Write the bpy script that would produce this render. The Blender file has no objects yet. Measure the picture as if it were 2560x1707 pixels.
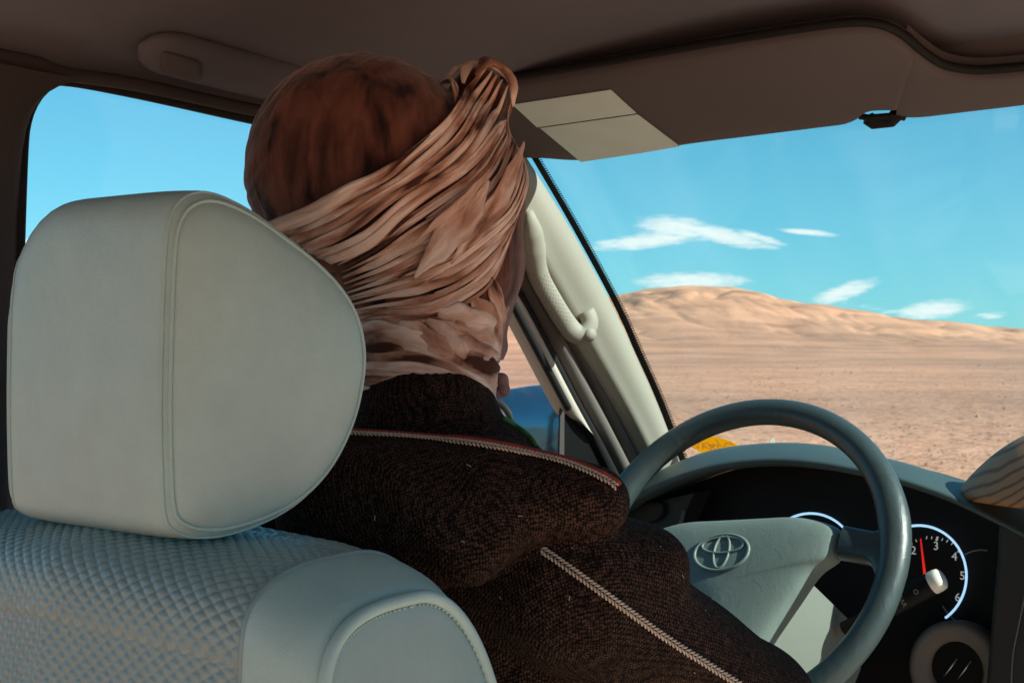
import bpy, bmesh, math, random
import numpy as np
from mathutils import Vector, Matrix, noise as mnoise
from mathutils.bvhtree import BVHTree

random.seed(7)
rng = np.random.default_rng(7)
scene = bpy.context.scene
col = scene.collection

# ------------------------------------------------------------------ camera
YAW, FPX, CX, CY, HORIZON = math.radians(38), 3500.0, 1280.0, 853.5, 840.0
PITCH = math.atan((CY - HORIZON) / FPX)
CAM = Vector((0.0, 0.0, 1.55))
FWD = Vector((-math.sin(YAW) * math.cos(PITCH), math.cos(YAW) * math.cos(PITCH), -math.sin(PITCH)))
RIGHT = Vector((math.cos(YAW), math.sin(YAW), 0))
UP = RIGHT.cross(FWD)
cam = bpy.data.cameras.new('camera')
cam_ob = bpy.data.objects.new('camera', cam)
col.objects.link(cam_ob)
cam_ob.location = CAM
cam_ob.rotation_euler = (math.pi / 2 - PITCH, 0, YAW)
cam.sensor_width = 36.0
cam.lens = 36.0 * FPX / 2560.0
cam.clip_start, cam.clip_end = 0.02, 20000
cam.dof.use_dof = True
cam.dof.focus_distance = 1.15
cam.dof.aperture_fstop = 30
scene.camera = cam_ob

# ------------------------------------------------------------------ sky, sun, exposure
SUN = Vector((0.80, 0.20, 0.57)).normalized()        # towards the sun: right of the car, a little ahead
world = bpy.data.worlds.new('World')
scene.world = world
world.use_nodes = True
scene.view_settings.view_transform = 'Standard'
scene.view_settings.look = 'None'
scene.view_settings.gamma = 1
scene.view_settings.exposure = 1.5
sun = bpy.data.lights.new('sun', 'SUN')
sun.energy, sun.angle, sun.color = 3.7, math.radians(0.5), (1.0, 0.94, 0.85)
sun_ob = bpy.data.objects.new('sun', sun)
col.objects.link(sun_ob)
sun_ob.location = (20, 5, 15)
sun_ob.rotation_euler = SUN.to_track_quat('Z', 'Y').to_euler()
scene.cycles.max_bounces = 8
scene.cycles.diffuse_bounces = 5
scene.cycles.transparent_max_bounces = 12
scene.cycles.caustics_reflective = scene.cycles.caustics_refractive = False
scene.cycles.use_denoising = True


def srgb(r, g, b, k=1.0):
    f = lambda c: (c / 255 / 12.92) if c / 255 <= .04045 else ((c / 255 + .055) / 1.055) ** 2.4
    return (f(r) * k, f(g) * k, f(b) * k, 1)


def build_world():
    nt = world.node_tree
    N, L = nt.nodes, nt.links
    N.clear()
    out = N.new('ShaderNodeOutputWorld')
    bg = N.new('ShaderNodeBackground')
    bg.inputs['Strength'].default_value = 0.06
    sky = N.new('ShaderNodeTexSky')
    sky.sky_type = 'NISHITA'
    sky.sun_disc = False
    sky.sun_elevation = math.asin(SUN.z)
    sky.sun_rotation = math.atan2(SUN.x, SUN.y)
    sky.altitude = 2500
    sky.air_density, sky.dust_density, sky.ozone_density = 1.0, 0.15, 1.0
    tint = N.new('ShaderNodeMix'); tint.data_type = 'RGBA'; tint.blend_type = 'MULTIPLY'
    tint.inputs['Factor'].default_value = 1.0
    tint.inputs['B'].default_value = (0.47, 1.42, 1.52, 1)
    den = N.new('ShaderNodeVectorMath'); den.operation = 'MULTIPLY_ADD'
    den.inputs[1].default_value = (.10, .16, .13); den.inputs[2].default_value = (1, 1, 1)
    L.new(sky.outputs[0], den.inputs[0])
    dv = N.new('ShaderNodeVectorMath'); dv.operation = 'DIVIDE'
    L.new(sky.outputs[0], dv.inputs[0]); L.new(den.outputs[0], dv.inputs[1])
    L.new(dv.outputs[0], tint.inputs['A'])
    # thin low cloud: fields of noise in sky direction, stretched along the horizon
    tc = N.new('ShaderNodeTexCoord')
    sep = N.new('ShaderNodeSeparateXYZ'); L.new(tc.outputs['Generated'], sep.inputs[0])
    def math_n(op, a, b=None, c=None):
        m = N.new('ShaderNodeMath'); m.operation = op
        for i, v in enumerate((a, b, c)):
            if v is None: continue
            if isinstance(v, (int, float)): m.inputs[i].default_value = v
            else: L.new(v, m.inputs[i])
        return m.outputs[0]
    az = math_n('ARCTAN2', sep.outputs[0], sep.outputs[1])
    el = math_n('ARCSINE', sep.outputs[2])
    comb = N.new('ShaderNodeCombineXYZ')
    L.new(math_n('MULTIPLY', az, 9.0), comb.inputs[0])
    L.new(math_n('MULTIPLY', el, 42.0), comb.inputs[1])
    nz = N.new('ShaderNodeTexNoise'); nz.inputs['Scale'].default_value = 2.3
    nz.inputs['Detail'].default_value = 7; nz.inputs['Roughness'].default_value = .55
    L.new(comb.outputs[0], nz.inputs['Vector'])
    # amount of cloud falls with elevation above the horizon
    def band(lo0, lo1, hi0, hi1):
        a = N.new('ShaderNodeMapRange'); a.interpolation_type = 'SMOOTHSTEP'
        L.new(el, a.inputs[0]); a.inputs[1].default_value = lo0; a.inputs[2].default_value = lo1
        b = N.new('ShaderNodeMapRange'); b.interpolation_type = 'SMOOTHSTEP'
        L.new(el, b.inputs[0]); b.inputs[1].default_value = hi0; b.inputs[2].default_value = hi1
        b.inputs[3].default_value = 1; b.inputs[4].default_value = 0
        return math_n('MULTIPLY', a.outputs[0], b.outputs[0])
    low = band(-.06, .0, .012, .045)
    thr = math_n('SUBTRACT', .78, math_n('MULTIPLY', low, .22))
    cl = N.new('ShaderNodeMapRange'); cl.interpolation_type = 'SMOOTHSTEP'
    L.new(math_n('SUBTRACT', nz.outputs[0], thr), cl.inputs[0])
    cl.inputs[1].default_value = 0.0; cl.inputs[2].default_value = .13
    # one lens-shaped streak cloud of its own: ellipses in azimuth / elevation with ragged edges
    def puff(a0, e0, ra, re, tilt=0.0):
        da = math_n('SUBTRACT', az, a0)
        de = math_n('SUBTRACT', math_n('SUBTRACT', el, e0), math_n('MULTIPLY', da, tilt))
        q = math_n('ADD', math_n('POWER', math_n('MULTIPLY', da, 1 / ra), 2.0),
                   math_n('POWER', math_n('MULTIPLY', de, 1 / re), 2.0))
        return math_n('SUBTRACT', 1.0, q)
    def sky_px(x, y):
        d = FWD + RIGHT * ((x - CX) / FPX) + UP * ((CY - y) / FPX)
        d.normalize()
        return math.atan2(d.x, d.y), math.asin(d.z)
    puffs = None
    for (x, y, rx, ry, tl) in ((1620, 602, 125, 17, .10), (1690, 570, 85, 26, -.10), (1800, 588, 120, 19, -.22),
                               (1900, 594, 55, 9, -.3), (2020, 581, 60, 7, -.12), (1730, 703, 120, 20, 0.0),
                               (2330, 775, 75, 20, .1), (2110, 730, 70, 18, .3), (60, 690, 110, 44, 0.0), (110, 612, 120, 12, 0)):
        a0, e0 = sky_px(x, y)
        p = puff(a0, e0, rx / FPX, ry / FPX, tl)
        puffs = p if puffs is None else math_n('MAXIMUM', puffs, p)
    nz2 = N.new('ShaderNodeTexNoise'); nz2.inputs['Scale'].default_value = 9
    nz2.inputs['Detail'].default_value = 6; nz2.inputs['Roughness'].default_value = .6
    L.new(comb.outputs[0], nz2.inputs['Vector'])
    pf = N.new('ShaderNodeMapRange'); pf.interpolation_type = 'SMOOTHSTEP'
    L.new(math_n('ADD', puffs, math_n('MULTIPLY', math_n('SUBTRACT', nz2.outputs[0], .52), 2.6)), pf.inputs[0])
    pf.inputs[1].default_value = -.85; pf.inputs[2].default_value = 1.1
    cover = math_n('MAXIMUM', math_n('MULTIPLY', cl.outputs[0], .75), pf.outputs[0])
    mix = N.new('ShaderNodeMix'); mix.data_type = 'RGBA'
    L.new(cover, mix.inputs['Factor'])
    L.new(tint.outputs['Result'], mix.inputs['A'])
    mix.inputs['B'].default_value = (6.5, 6.7, 6.6, 1)
    L.new(mix.outputs['Result'], bg.inputs[0])
    L.new(bg.outputs[0], out.inputs[0])


build_world()

# ------------------------------------------------------------------ from photograph pixels to rays
def ray(x, y):
    return FWD + RIGHT * ((x - CX) / FPX) + UP * ((CY - y) / FPX)


def at(x, y, depth):
    return CAM + ray(x, y) * depth


def on(plane, x, y, lift=0.0):
    p, n = plane
    d = ray(x, y)
    t = (p - CAM).dot(n) / d.dot(n)
    return CAM + d * t + n * lift


def plane_(p, n):
    return (Vector(p), Vector(n).normalized())


SIDE = plane_((-1.13, 0, 1.55), (1, 0, -.16))                 # the left side of the cabin
SCREEN = plane_((0, 1.41, 1.78), (0, -.855, -1))              # the windscreen, normal into the cabin
VISOR = plane_((0, 1.40, 1.775), (0, -.34, -1))

# ------------------------------------------------------------------ object helpers
def link(o, parent=None):
    col.objects.link(o)
    if parent is not None:
        o.parent = parent
        if parent.type == 'EMPTY':
            o.matrix_parent_inverse = Matrix.Translation(-parent.location)
    return o


def tag(o, label=None, cat=None, group=None, kind=None):
    for k, v in (('label', label), ('category', cat), ('group', group), ('kind', kind)):
        if v: o[k] = v
    return o


def thing(name, loc, label, cat, group=None):
    o = bpy.data.objects.new(name, None)
    o.empty_display_size = .05
    o.location = loc
    link(o)
    return tag(o, label, cat, group)


def mesh(name, verts, faces, mat, parent=None, smooth=True):
    me = bpy.data.meshes.new(name)
    me.from_pydata([tuple(v) for v in verts], [], [tuple(int(i) for i in f) for f in faces])
    me.validate()
    me.update()
    o = bpy.data.objects.new(name, me)
    if mat: me.materials.append(mat)
    if smooth:
        me.polygons.foreach_set('use_smooth', [True] * len(me.polygons))
    return link(o, parent)


def fix_normals(o):
    bm = bmesh.new(); bm.from_mesh(o.data)
    bmesh.ops.recalc_face_normals(bm, faces=bm.faces)
    bm.to_mesh(o.data); bm.free()
    return o


def autosmooth(o, deg=40):
    me = o.data
    bm = bmesh.new(); bm.from_mesh(me)
    for e in bm.edges:
        if len(e.link_faces) == 2 and e.calc_face_angle(0) > math.radians(deg):
            e.smooth = False
    bm.to_mesh(me); bm.free()
    return o


class MB:
    """collects shapes that belong to one part"""
    def __init__(s): s.v, s.f = [], []
    def add(s, v, f):
        b = len(s.v); s.v += [Vector(p) for p in v]; s.f += [[i + b for i in q] for q in f]
    def grid(s, P, closeu=False, closev=False):
        nu, nv = len(P), len(P[0]); v = [p for r in P for p in r]; f = []
        for i in range(nu if closeu else nu - 1):
            for j in range(nv if closev else nv - 1):
                a, b = i, (i + 1) % nu; c, d = j, (j + 1) % nv
                f.append((a * nv + c, b * nv + c, b * nv + d, a * nv + d))
        s.add(v, f)
    def tube(s, path, rad, n=10, flat=1.0, normals=None, tilt=0.0, cap=True):
        m = len(path); rings = []; prev = None
        for i, p in enumerate(path):
            t = (path[min(i + 1, m - 1)] - path[max(i - 1, 0)])
            t = t.normalized() if t.length > 1e-9 else Vector((0, 0, 1))
            if normals: nn = normals[i] if isinstance(normals, list) else normals
            elif prev is not None: nn = prev
            else: nn = Vector((0, 0, 1)) if abs(t.z) < .9 else Vector((0, 1, 0))
            b = t.cross(nn); b.normalize(); nn = b.cross(t); prev = nn
            if tilt: b, nn = b * math.cos(tilt) + nn * math.sin(tilt), nn * math.cos(tilt) - b * math.sin(tilt)
            r = rad[i] if isinstance(rad, (list, tuple)) else rad
            rings.append([p + b * (r * math.cos(a)) + nn * (r * flat * math.sin(a)) for a in [2 * math.pi * k / n for k in range(n)]])
        b0 = len(s.v)
        s.grid(rings, closev=True)
        if cap:
            s.f.append([b0 + k for k in range(n)][::-1])
            s.f.append([b0 + (m - 1) * n + k for k in range(n)])
    def box(s, c, hx, hy, hz, R=None):
        pts = []
        for x in (-1, 1):
            for y in (-1, 1):
                for z in (-1, 1):
                    q = Vector((x * hx, y * hy, z * hz))
                    pts.append(Vector(c) + (R @ q if R else q))
        s.add(pts, [(0, 1, 3, 2), (4, 6, 7, 5), (0, 4, 5, 1), (2, 3, 7, 6), (0, 2, 6, 4), (1, 5, 7, 3)])
    def slab(s, pts, thick):
        """polygon extruded by a vector"""
        n = len(pts); t = Vector(thick)
        s.add(list(pts) + [p + t for p in pts], [list(range(n))[::-1], [n + i for i in range(n)]] +
              [(i, (i + 1) % n, n + (i + 1) % n, n + i) for i in range(n)])
    def build(s, name, mat, parent=None, smooth=True, deg=None):
        o = fix_normals(mesh(name, s.v, s.f, mat, parent, smooth))
        if deg: autosmooth(o, deg)
        return o


def bevel(o, w, seg=2, angle=30):
    m = o.modifiers.new('bevel', 'BEVEL'); m.width = w; m.segments = seg
    m.limit_method = 'ANGLE'; m.angle_limit = math.radians(angle)
    return o


def spline(pts, n, closed=False):
    """Catmull-Rom through points (Vectors or tuples), n samples evenly along it"""
    P = [np.array(p, float) for p in pts]
    m = len(P); res = []
    segs = m if closed else m - 1
    for i in range(segs):
        if closed: a, b, c, d = P[(i - 1) % m], P[i], P[(i + 1) % m], P[(i + 2) % m]
        else: a, b, c, d = P[max(i - 1, 0)], P[i], P[i + 1], P[min(i + 2, m - 1)]
        for k in range(16):
            t = k / 16
            res.append(.5 * ((2 * b) + (c - a) * t + (2 * a - 5 * b + 4 * c - d) * t * t + (3 * b - a - 3 * c + d) * t ** 3))
    res.append(P[0] if closed else P[-1])
    res = np.array(res)
    s = np.concatenate([[0], np.cumsum(np.linalg.norm(np.diff(res, axis=0), axis=1))])
    q = np.linspace(0, s[-1], n + 1)[:-1] if closed else np.linspace(0, s[-1], n)
    return np.stack([np.interp(q, s, res[:, k]) for k in range(res.shape[1])], 1)


def vsp(pts, n, closed=False):
    return [Vector(p) for p in spline(pts, n, closed)]


# ------------------------------------------------------------------ materials
def new_mat(name):
    m = bpy.data.materials.new(name); m.use_nodes = True
    nt = m.node_tree
    return m, nt.nodes, nt.links, nt.nodes['Principled BSDF']


def simple(name, c, rough=.6, metal=0.0, bump=0.0, bscale=200, var=0.0, vscale=6, spec=.5, coords='Object', detail=4, c2=None, sheen=0.0):
    m, N, L, P = new_mat(name)
    P.inputs['Roughness'].default_value = rough
    P.inputs['Metallic'].default_value = metal
    P.inputs['Specular IOR Level'].default_value = spec
    if sheen: P.inputs['Sheen Weight'].default_value = sheen
    P.inputs['Base Color'].default_value = c
    tc = N.new('ShaderNodeTexCoord')
    if var or c2:
        nz = N.new('ShaderNodeTexNoise'); nz.inputs['Scale'].default_value = vscale; nz.inputs['Detail'].default_value = 6
        L.new(tc.outputs[coords], nz.inputs[0])
        mr = N.new('ShaderNodeMapRange'); L.new(nz.outputs[0], mr.inputs[0])
        mr.inputs[1].default_value = .3; mr.inputs[2].default_value = .7
        mx = N.new('ShaderNodeMix'); mx.data_type = 'RGBA'
        L.new(mr.outputs[0], mx.inputs['Factor'])
        b = c2 or tuple(list(np.array(c[:3]) * (1 + var)) + [1])
        a = c if c2 else tuple(list(np.array(c[:3]) * (1 - var)) + [1])
        mx.inputs['A'].default_value = a; mx.inputs['B'].default_value = b
        L.new(mx.outputs['Result'], P.inputs['Base Color'])
    if bump:
        nb = N.new('ShaderNodeTexNoise'); nb.inputs['Scale'].default_value = bscale; nb.inputs['Detail'].default_value = detail
        L.new(tc.outputs[coords], nb.inputs[0])
        bp = N.new('ShaderNodeBump'); bp.inputs['Strength'].default_value = bump; bp.inputs['Distance'].default_value = .002
        L.new(nb.outputs[0], bp.inputs['Height']); L.new(bp.outputs[0], P.inputs['Normal'])
    return m


def emis(name, c, k):
    m, N, L, P = new_mat(name)
    P.inputs['Base Color'].default_value = c
    P.inputs['Emission Color'].default_value = c
    P.inputs['Emission Strength'].default_value = k
    return m


def leather(name, c, rough=.42, crease=.35):
    """fine pebble grain plus stretched creases and rubbed patches"""
    m, N, L, P = new_mat(name)
    tc = N.new('ShaderNodeTexCoord')
    P.inputs['Roughness'].default_value = rough
    v = N.new('ShaderNodeTexVoronoi'); v.inputs['Scale'].default_value = 900; v.feature = 'SMOOTH_F1'
    L.new(tc.outputs['Object'], v.inputs[0])
    n1 = N.new('ShaderNodeTexNoise'); n1.inputs['Scale'].default_value = 55; n1.inputs['Detail'].default_value = 8
    n1.inputs['Roughness'].default_value = .65; n1.inputs['Distortion'].default_value = .8
    mp = N.new('ShaderNodeMapping'); mp.inputs['Scale'].default_value = (1, 1, .35)
    L.new(tc.outputs['Object'], mp.inputs[0]); L.new(mp.outputs[0], n1.inputs[0])
    b1 = N.new('ShaderNodeBump'); b1.inputs['Strength'].default_value = .25; b1.inputs['Distance'].default_value = .0006
    L.new(v.outputs[0], b1.inputs['Height'])
    b2 = N.new('ShaderNodeBump'); b2.inputs['Strength'].default_value = crease; b2.inputs['Distance'].default_value = .0015
    L.new(n1.outputs[0], b2.inputs['Height']); L.new(b1.outputs[0], b2.inputs['Normal'])
    L.new(b2.outputs[0], P.inputs['Normal'])
    n2 = N.new('ShaderNodeTexNoise'); n2.inputs['Scale'].default_value = 30; n2.inputs['Detail'].default_value = 9; n2.inputs['Roughness'].default_value = .65
    L.new(tc.outputs['Object'], n2.inputs[0])
    mx = N.new('ShaderNodeMix'); mx.data_type = 'RGBA'; L.new(n2.outputs[0], mx.inputs['Factor'])
    mx.inputs['A'].default_value = tuple(list(np.array(c[:3]) * .84) + [1])
    mx.inputs['B'].default_value = tuple(list(np.array(c[:3]) * 1.12) + [1])
    L.new(mx.outputs['Result'], P.inputs['Base Color'])
    mr = N.new('ShaderNodeMapRange'); L.new(n2.outputs[0], mr.inputs[0])
    mr.inputs[3].default_value = rough - .08; mr.inputs[4].default_value = rough + .12
    L.new(mr.outputs[0], P.inputs['Roughness'])
    return m


def cloth(name, light, mid, dark, bias=0.0, shade_attr=True, streak=(5, 22, 22), rot=(0, 0, 0), rough=.85, weave=1500):
    """tie-dyed cotton: dye follows the folds (attribute 'flow': along, across, shade)"""
    m, N, L, P = new_mat(name)
    P.inputs['Roughness'].default_value = rough
    P.inputs['Specular IOR Level'].default_value = .15
    P.inputs['Sheen Weight'].default_value = .2 if shade_attr else .4
    P.inputs['Sheen Roughness'].default_value = .4
    if shade_attr:
        at_ = N.new('ShaderNodeAttribute'); at_.attribute_name = 'flow'
        src = at_.outputs['Vector']
        mp = N.new('ShaderNodeMapping'); mp.inputs['Scale'].default_value = streak
        L.new(src, mp.inputs[0])
    else:
        tc0 = N.new('ShaderNodeTexCoord')
        mp = N.new('ShaderNodeMapping'); mp.inputs['Scale'].default_value = streak; mp.inputs['Rotation'].default_value = rot
        L.new(tc0.outputs['Object'], mp.inputs[0])
    n1 = N.new('ShaderNodeTexNoise'); n1.inputs['Scale'].default_value = 1.0; n1.inputs['Detail'].default_value = 5
    n1.inputs['Roughness'].default_value = .5; n1.inputs['Distortion'].default_value = .4
    L.new(mp.outputs[0], n1.inputs[0])
    ramp = N.new('ShaderNodeValToRGB')
    e = ramp.color_ramp.elements
    e[0].position, e[0].color = .36 + bias, dark
    e[1].position, e[1].color = .60 + bias, light
    k = e.new(.46 + bias); k.color = mid
    L.new(n1.outputs[0], ramp.inputs[0])
    tc = N.new('ShaderNodeTexCoord')
    n3 = N.new('ShaderNodeTexNoise'); n3.inputs['Scale'].default_value = 60; n3.inputs['Detail'].default_value = 8
    L.new(tc.outputs['Object'], n3.inputs[0])
    mx = N.new('ShaderNodeMix'); mx.data_type = 'RGBA'; mx.blend_type = 'MULTIPLY'; mx.inputs['Factor'].default_value = .25
    L.new(ramp.outputs[0], mx.inputs['A'])
    rp = N.new('ShaderNodeMapRange'); rp.inputs[1].default_value = .3; rp.inputs[2].default_value = .7
    rp.inputs[3].default_value = .55; rp.inputs[4].default_value = 1.25
    L.new(n3.outputs[0], rp.inputs[0]); L.new(rp.outputs[0], mx.inputs['B'])
    L.new(mx.outputs['Result'], P.inputs['Base Color'])
    nb = N.new('ShaderNodeTexNoise'); nb.inputs['Scale'].default_value = weave; nb.inputs['Detail'].default_value = 2
    L.new(tc.outputs['Object'], nb.inputs[0])
    b1 = N.new('ShaderNodeBump'); b1.inputs['Strength'].default_value = .3; b1.inputs['Distance'].default_value = .0005
    L.new(nb.outputs[0], b1.inputs['Height'])
    nb2 = N.new('ShaderNodeTexNoise'); nb2.inputs['Scale'].default_value = 1.0; nb2.inputs['Detail'].default_value = 5
    mp2 = N.new('ShaderNodeMapping'); mp2.inputs['Scale'].default_value = tuple(s * 3.0 for s in streak)
    L.new(mp.inputs[0].links[0].from_socket, mp2.inputs[0]); L.new(mp2.outputs[0], nb2.inputs[0])
    b2 = N.new('ShaderNodeBump'); b2.inputs['Strength'].default_value = .5; b2.inputs['Distance'].default_value = .003
    L.new(nb2.outputs[0], b2.inputs['Height']); L.new(b1.outputs[0], b2.inputs['Normal'])
    L.new(b2.outputs[0], P.inputs['Normal'])
    return m


def wool(name):
    m, N, L, P = new_mat(name)
    tc = N.new('ShaderNodeTexCoord')
    P.inputs['Roughness'].default_value = .95
    P.inputs['Specular IOR Level'].default_value = .1
    v = N.new('ShaderNodeTexVoronoi'); v.inputs['Scale'].default_value = 470; v.inputs['Randomness'].default_value = .4
    mp = N.new('ShaderNodeMapping'); mp.inputs['Rotation'].default_value = (.3, .5, .8); mp.inputs['Scale'].default_value = (1, 1, .8)
    L.new(tc.outputs['Object'], mp.inputs[0]); L.new(mp.outputs[0], v.inputs[0])
    nz = N.new('ShaderNodeTexNoise'); nz.inputs['Scale'].default_value = 160; nz.inputs['Detail'].default_value = 6
    L.new(tc.outputs['Object'], nz.inputs[0])
    nl = N.new('ShaderNodeTexNoise'); nl.inputs['Scale'].default_value = 9; nl.inputs['Detail'].default_value = 4
    L.new(tc.outputs['Object'], nl.inputs[0])
    # yarn tops rust brown, yarn flecks light, near black away from each cell's middle
    ramp = N.new('ShaderNodeValToRGB'); e = ramp.color_ramp.elements
    e[0].position, e[0].color = .12, srgb(92, 66, 53)
    e[1].position, e[1].color = .62, srgb(22, 16, 14)
    L.new(v.outputs['Distance'], ramp.inputs[0])
    mx = N.new('ShaderNodeMix'); mx.data_type = 'RGBA'; mx.blend_type = 'MULTIPLY'; mx.inputs['Factor'].default_value = 1
    rp = N.new('ShaderNodeMapRange'); rp.inputs[1].default_value = .3; rp.inputs[2].default_value = .7
    rp.inputs[3].default_value = .45; rp.inputs[4].default_value = 1.5
    L.new(nz.outputs[0], rp.inputs[0])
    rl = N.new('ShaderNodeMapRange'); rl.inputs[1].default_value = .3; rl.inputs[2].default_value = .7
    rl.inputs[3].default_value = .75; rl.inputs[4].default_value = 1.25
    L.new(nl.outputs[0], rl.inputs[0])
    mm = N.new('ShaderNodeMath'); mm.operation = 'MULTIPLY'; L.new(rp.outputs[0], mm.inputs[0]); L.new(rl.outputs[0], mm.inputs[1])
    L.new(ramp.outputs[0], mx.inputs['A']); L.new(mm.outputs[0], mx.inputs['B'])
    L.new(mx.outputs['Result'], P.inputs['Base Color'])
    b = N.new('ShaderNodeBump'); b.inputs['Strength'].default_value = .9; b.inputs['Distance'].default_value = .002; b.invert = True
    L.new(v.outputs['Distance'], b.inputs['Height']); L.new(b.outputs[0], P.inputs['Normal'])
    return m


def glass(name, tint, gloss=.06):
    m = bpy.data.materials.new(name); m.use_nodes = True
    N, L = m.node_tree.nodes, m.node_tree.links
    N.clear()
    out = N.new('ShaderNodeOutputMaterial'); t = N.new('ShaderNodeBsdfTransparent'); t.inputs[0].default_value = tint
    g = N.new('ShaderNodeBsdfGlossy'); g.inputs['Roughness'].default_value = .02
    mx = N.new('ShaderNodeMixShader'); mx.inputs[0].default_value = gloss
    L.new(t.outputs[0], mx.inputs[1]); L.new(g.outputs[0], mx.inputs[2])
    # a film of dust: pale, patchy, a few wiped streaks
    df = N.new('ShaderNodeBsdfTranslucent'); df.inputs[0].default_value = (.8, .78, .74, 1)
    tc = N.new('ShaderNodeTexCoord'); mp = N.new('ShaderNodeMapping'); mp.inputs['Scale'].default_value = (9, 2.2, 2.2); mp.inputs['Rotation'].default_value = (0, .5, .4)
    nz = N.new('ShaderNodeTexNoise'); nz.inputs['Scale'].default_value = 1.0; nz.inputs['Detail'].default_value = 8
    L.new(tc.outputs['Object'], mp.inputs[0]); L.new(mp.outputs[0], nz.inputs[0])
    mr = N.new('ShaderNodeMapRange'); L.new(nz.outputs[0], mr.inputs[0])
    mr.inputs[1].default_value = .42; mr.inputs[2].default_value = .75; mr.inputs[3].default_value = .003; mr.inputs[4].default_value = .026
    m2 = N.new('ShaderNodeMixShader'); L.new(mr.outputs[0], m2.inputs[0])
    L.new(mx.outputs[0], m2.inputs[1]); L.new(df.outputs[0], m2.inputs[2]); L.new(m2.outputs[0], out.inputs[0])
    return m


M = {}
M['headliner'] = simple('headliner', srgb(112, 112, 118), .95, bump=.25, bscale=900, var=.06, vscale=5, spec=.1)
M['visor'] = simple('visor', srgb(98, 94, 95), .85, bump=.2, bscale=700, var=.05, vscale=8, spec=.2)
M['pillar'] = simple('pillar', srgb(146, 143, 130), .6, bump=.15, bscale=1200, var=.04, vscale=10, spec=.3)
M['pillar_dark'] = simple('pillar_dark', srgb(74, 68, 66), .8, bump=.2, bscale=900, var=.06, spec=.2)
M['rubber'] = simple('rubber', srgb(26, 26, 26), .7, bump=.1, bscale=300, spec=.3)
M['greytrim'] = simple('greytrim', srgb(104, 98, 92), .7, bump=.15, bscale=900, var=.06, spec=.25)
M['door_cream'] = simple('door_cream', srgb(180, 172, 160), .45, var=.04)
M['leather'] = leather('leather', srgb(174, 200, 194), .40, .6)
M['leather_quilt'] = leather('leather_quilt', srgb(144, 164, 162), .22, .2)
M['leather_side'] = leather('leather_side', srgb(150, 172, 168), .40, .35)
M['dash'] = simple('dash', srgb(58, 72, 70), .5, bump=.3, bscale=700, var=.08, vscale=20)
M['dash_dark'] = simple('dash_dark', srgb(18, 19, 21), .6, bump=.25, bscale=700)
M['black'] = simple('black', srgb(10, 10, 11), .6, spec=.2)
M['wheel'] = leather('wheel', srgb(54, 66, 66), .33, .6)
M['hub'] = leather('hub', srgb(108, 122, 116), .45, .4)
M['shroud'] = simple('shroud', srgb(108, 114, 106), .55, bump=.2, bscale=800, var=.05)
M['needle'] = emis('needle', srgb(200, 30, 25), .35)
M['ring'] = emis('ring', srgb(170, 215, 250), .35)
M['numeral'] = emis('numeral', srgb(190, 190, 190), .14)
M['print'] = simple('print', srgb(120, 120, 120), .7)
M['knob'] = simple('knob', srgb(215, 215, 200), .3)
M['chrome'] = simple('chrome', srgb(170, 175, 180), .25, metal=1.0)
M['card'] = simple('card', srgb(222, 246, 240), .8, bump=.1, bscale=60, var=.03, vscale=25)
M['wool'] = wool('wool')
M['trim'] = simple('trim', srgb(206, 182, 160), .8, bump=.4, bscale=900, var=.12, vscale=90)
M['red'] = simple('red', srgb(150, 52, 40), .8, bump=.4, bscale=900, var=.2, vscale=120)
M['green'] = simple('green', srgb(52, 120, 62), .8, bump=.4, bscale=900, var=.2, vscale=120)
M['skin'] = simple('skin', srgb(120, 82, 62), .6, var=.1, vscale=20)
L_, D_, K_ = srgb(250, 226, 208), srgb(198, 150, 124), srgb(80, 49, 38)
M['scarf'] = cloth('scarf', L_, D_, K_, bias=-.015, streak=(13, 46, 1))
M['scarf_cap'] = cloth('scarf_cap', srgb(122, 76, 60), srgb(92, 56, 44), srgb(44, 26, 21), shade_attr=False, streak=(46, 46, 9), rot=(.35, -.45, .9))
M['scarf_base'] = cloth('scarf_base', srgb(226, 188, 166), srgb(168, 122, 100), srgb(84, 52, 40), shade_attr=False, streak=(22, 22, 60))
M['veil'] = simple('veil', srgb(150, 118, 112), .9, bump=.5, bscale=700, var=.12, vscale=60)
M['glass_screen'] = glass('glass_screen', (.88, .95, .95, 1), .03)
M['glass_side'] = glass('glass_side', (.97, 1.0, 1.0, 1), .02)
def translucent(name, c):
    m, N, L, P = new_mat(name)
    P.inputs['Base Color'].default_value = c; P.inputs['Roughness'].default_value = .6
    t = N.new('ShaderNodeBsdfTranslucent'); t.inputs[0].default_value = c
    mx = N.new('ShaderNodeMixShader'); mx.inputs[0].default_value = .65
    L.new(P.outputs[0], mx.inputs[1]); L.new(t.outputs[0], mx.inputs[2])
    L.new(mx.outputs[0], N['Material Output'].inputs[0])
    return m


M['sticker'] = translucent('sticker', srgb(250, 205, 20))
M['sticker_text'] = translucent('sticker_text', srgb(250, 226, 190))
M['white'] = translucent('white', srgb(245, 242, 230))
M['paint'] = simple('paint', srgb(70, 120, 146), .10, metal=.75, var=.05)
M['mirror'] = simple('mirror', srgb(150, 190, 225), .03, metal=1.0)
M['carpet'] = simple('carpet', srgb(176, 166, 150), .95, bump=.5, bscale=300, var=.08)
M['belt'] = simple('belt', srgb(64, 54, 50), .8, bump=.6, bscale=500, var=.15, vscale=300)


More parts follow.
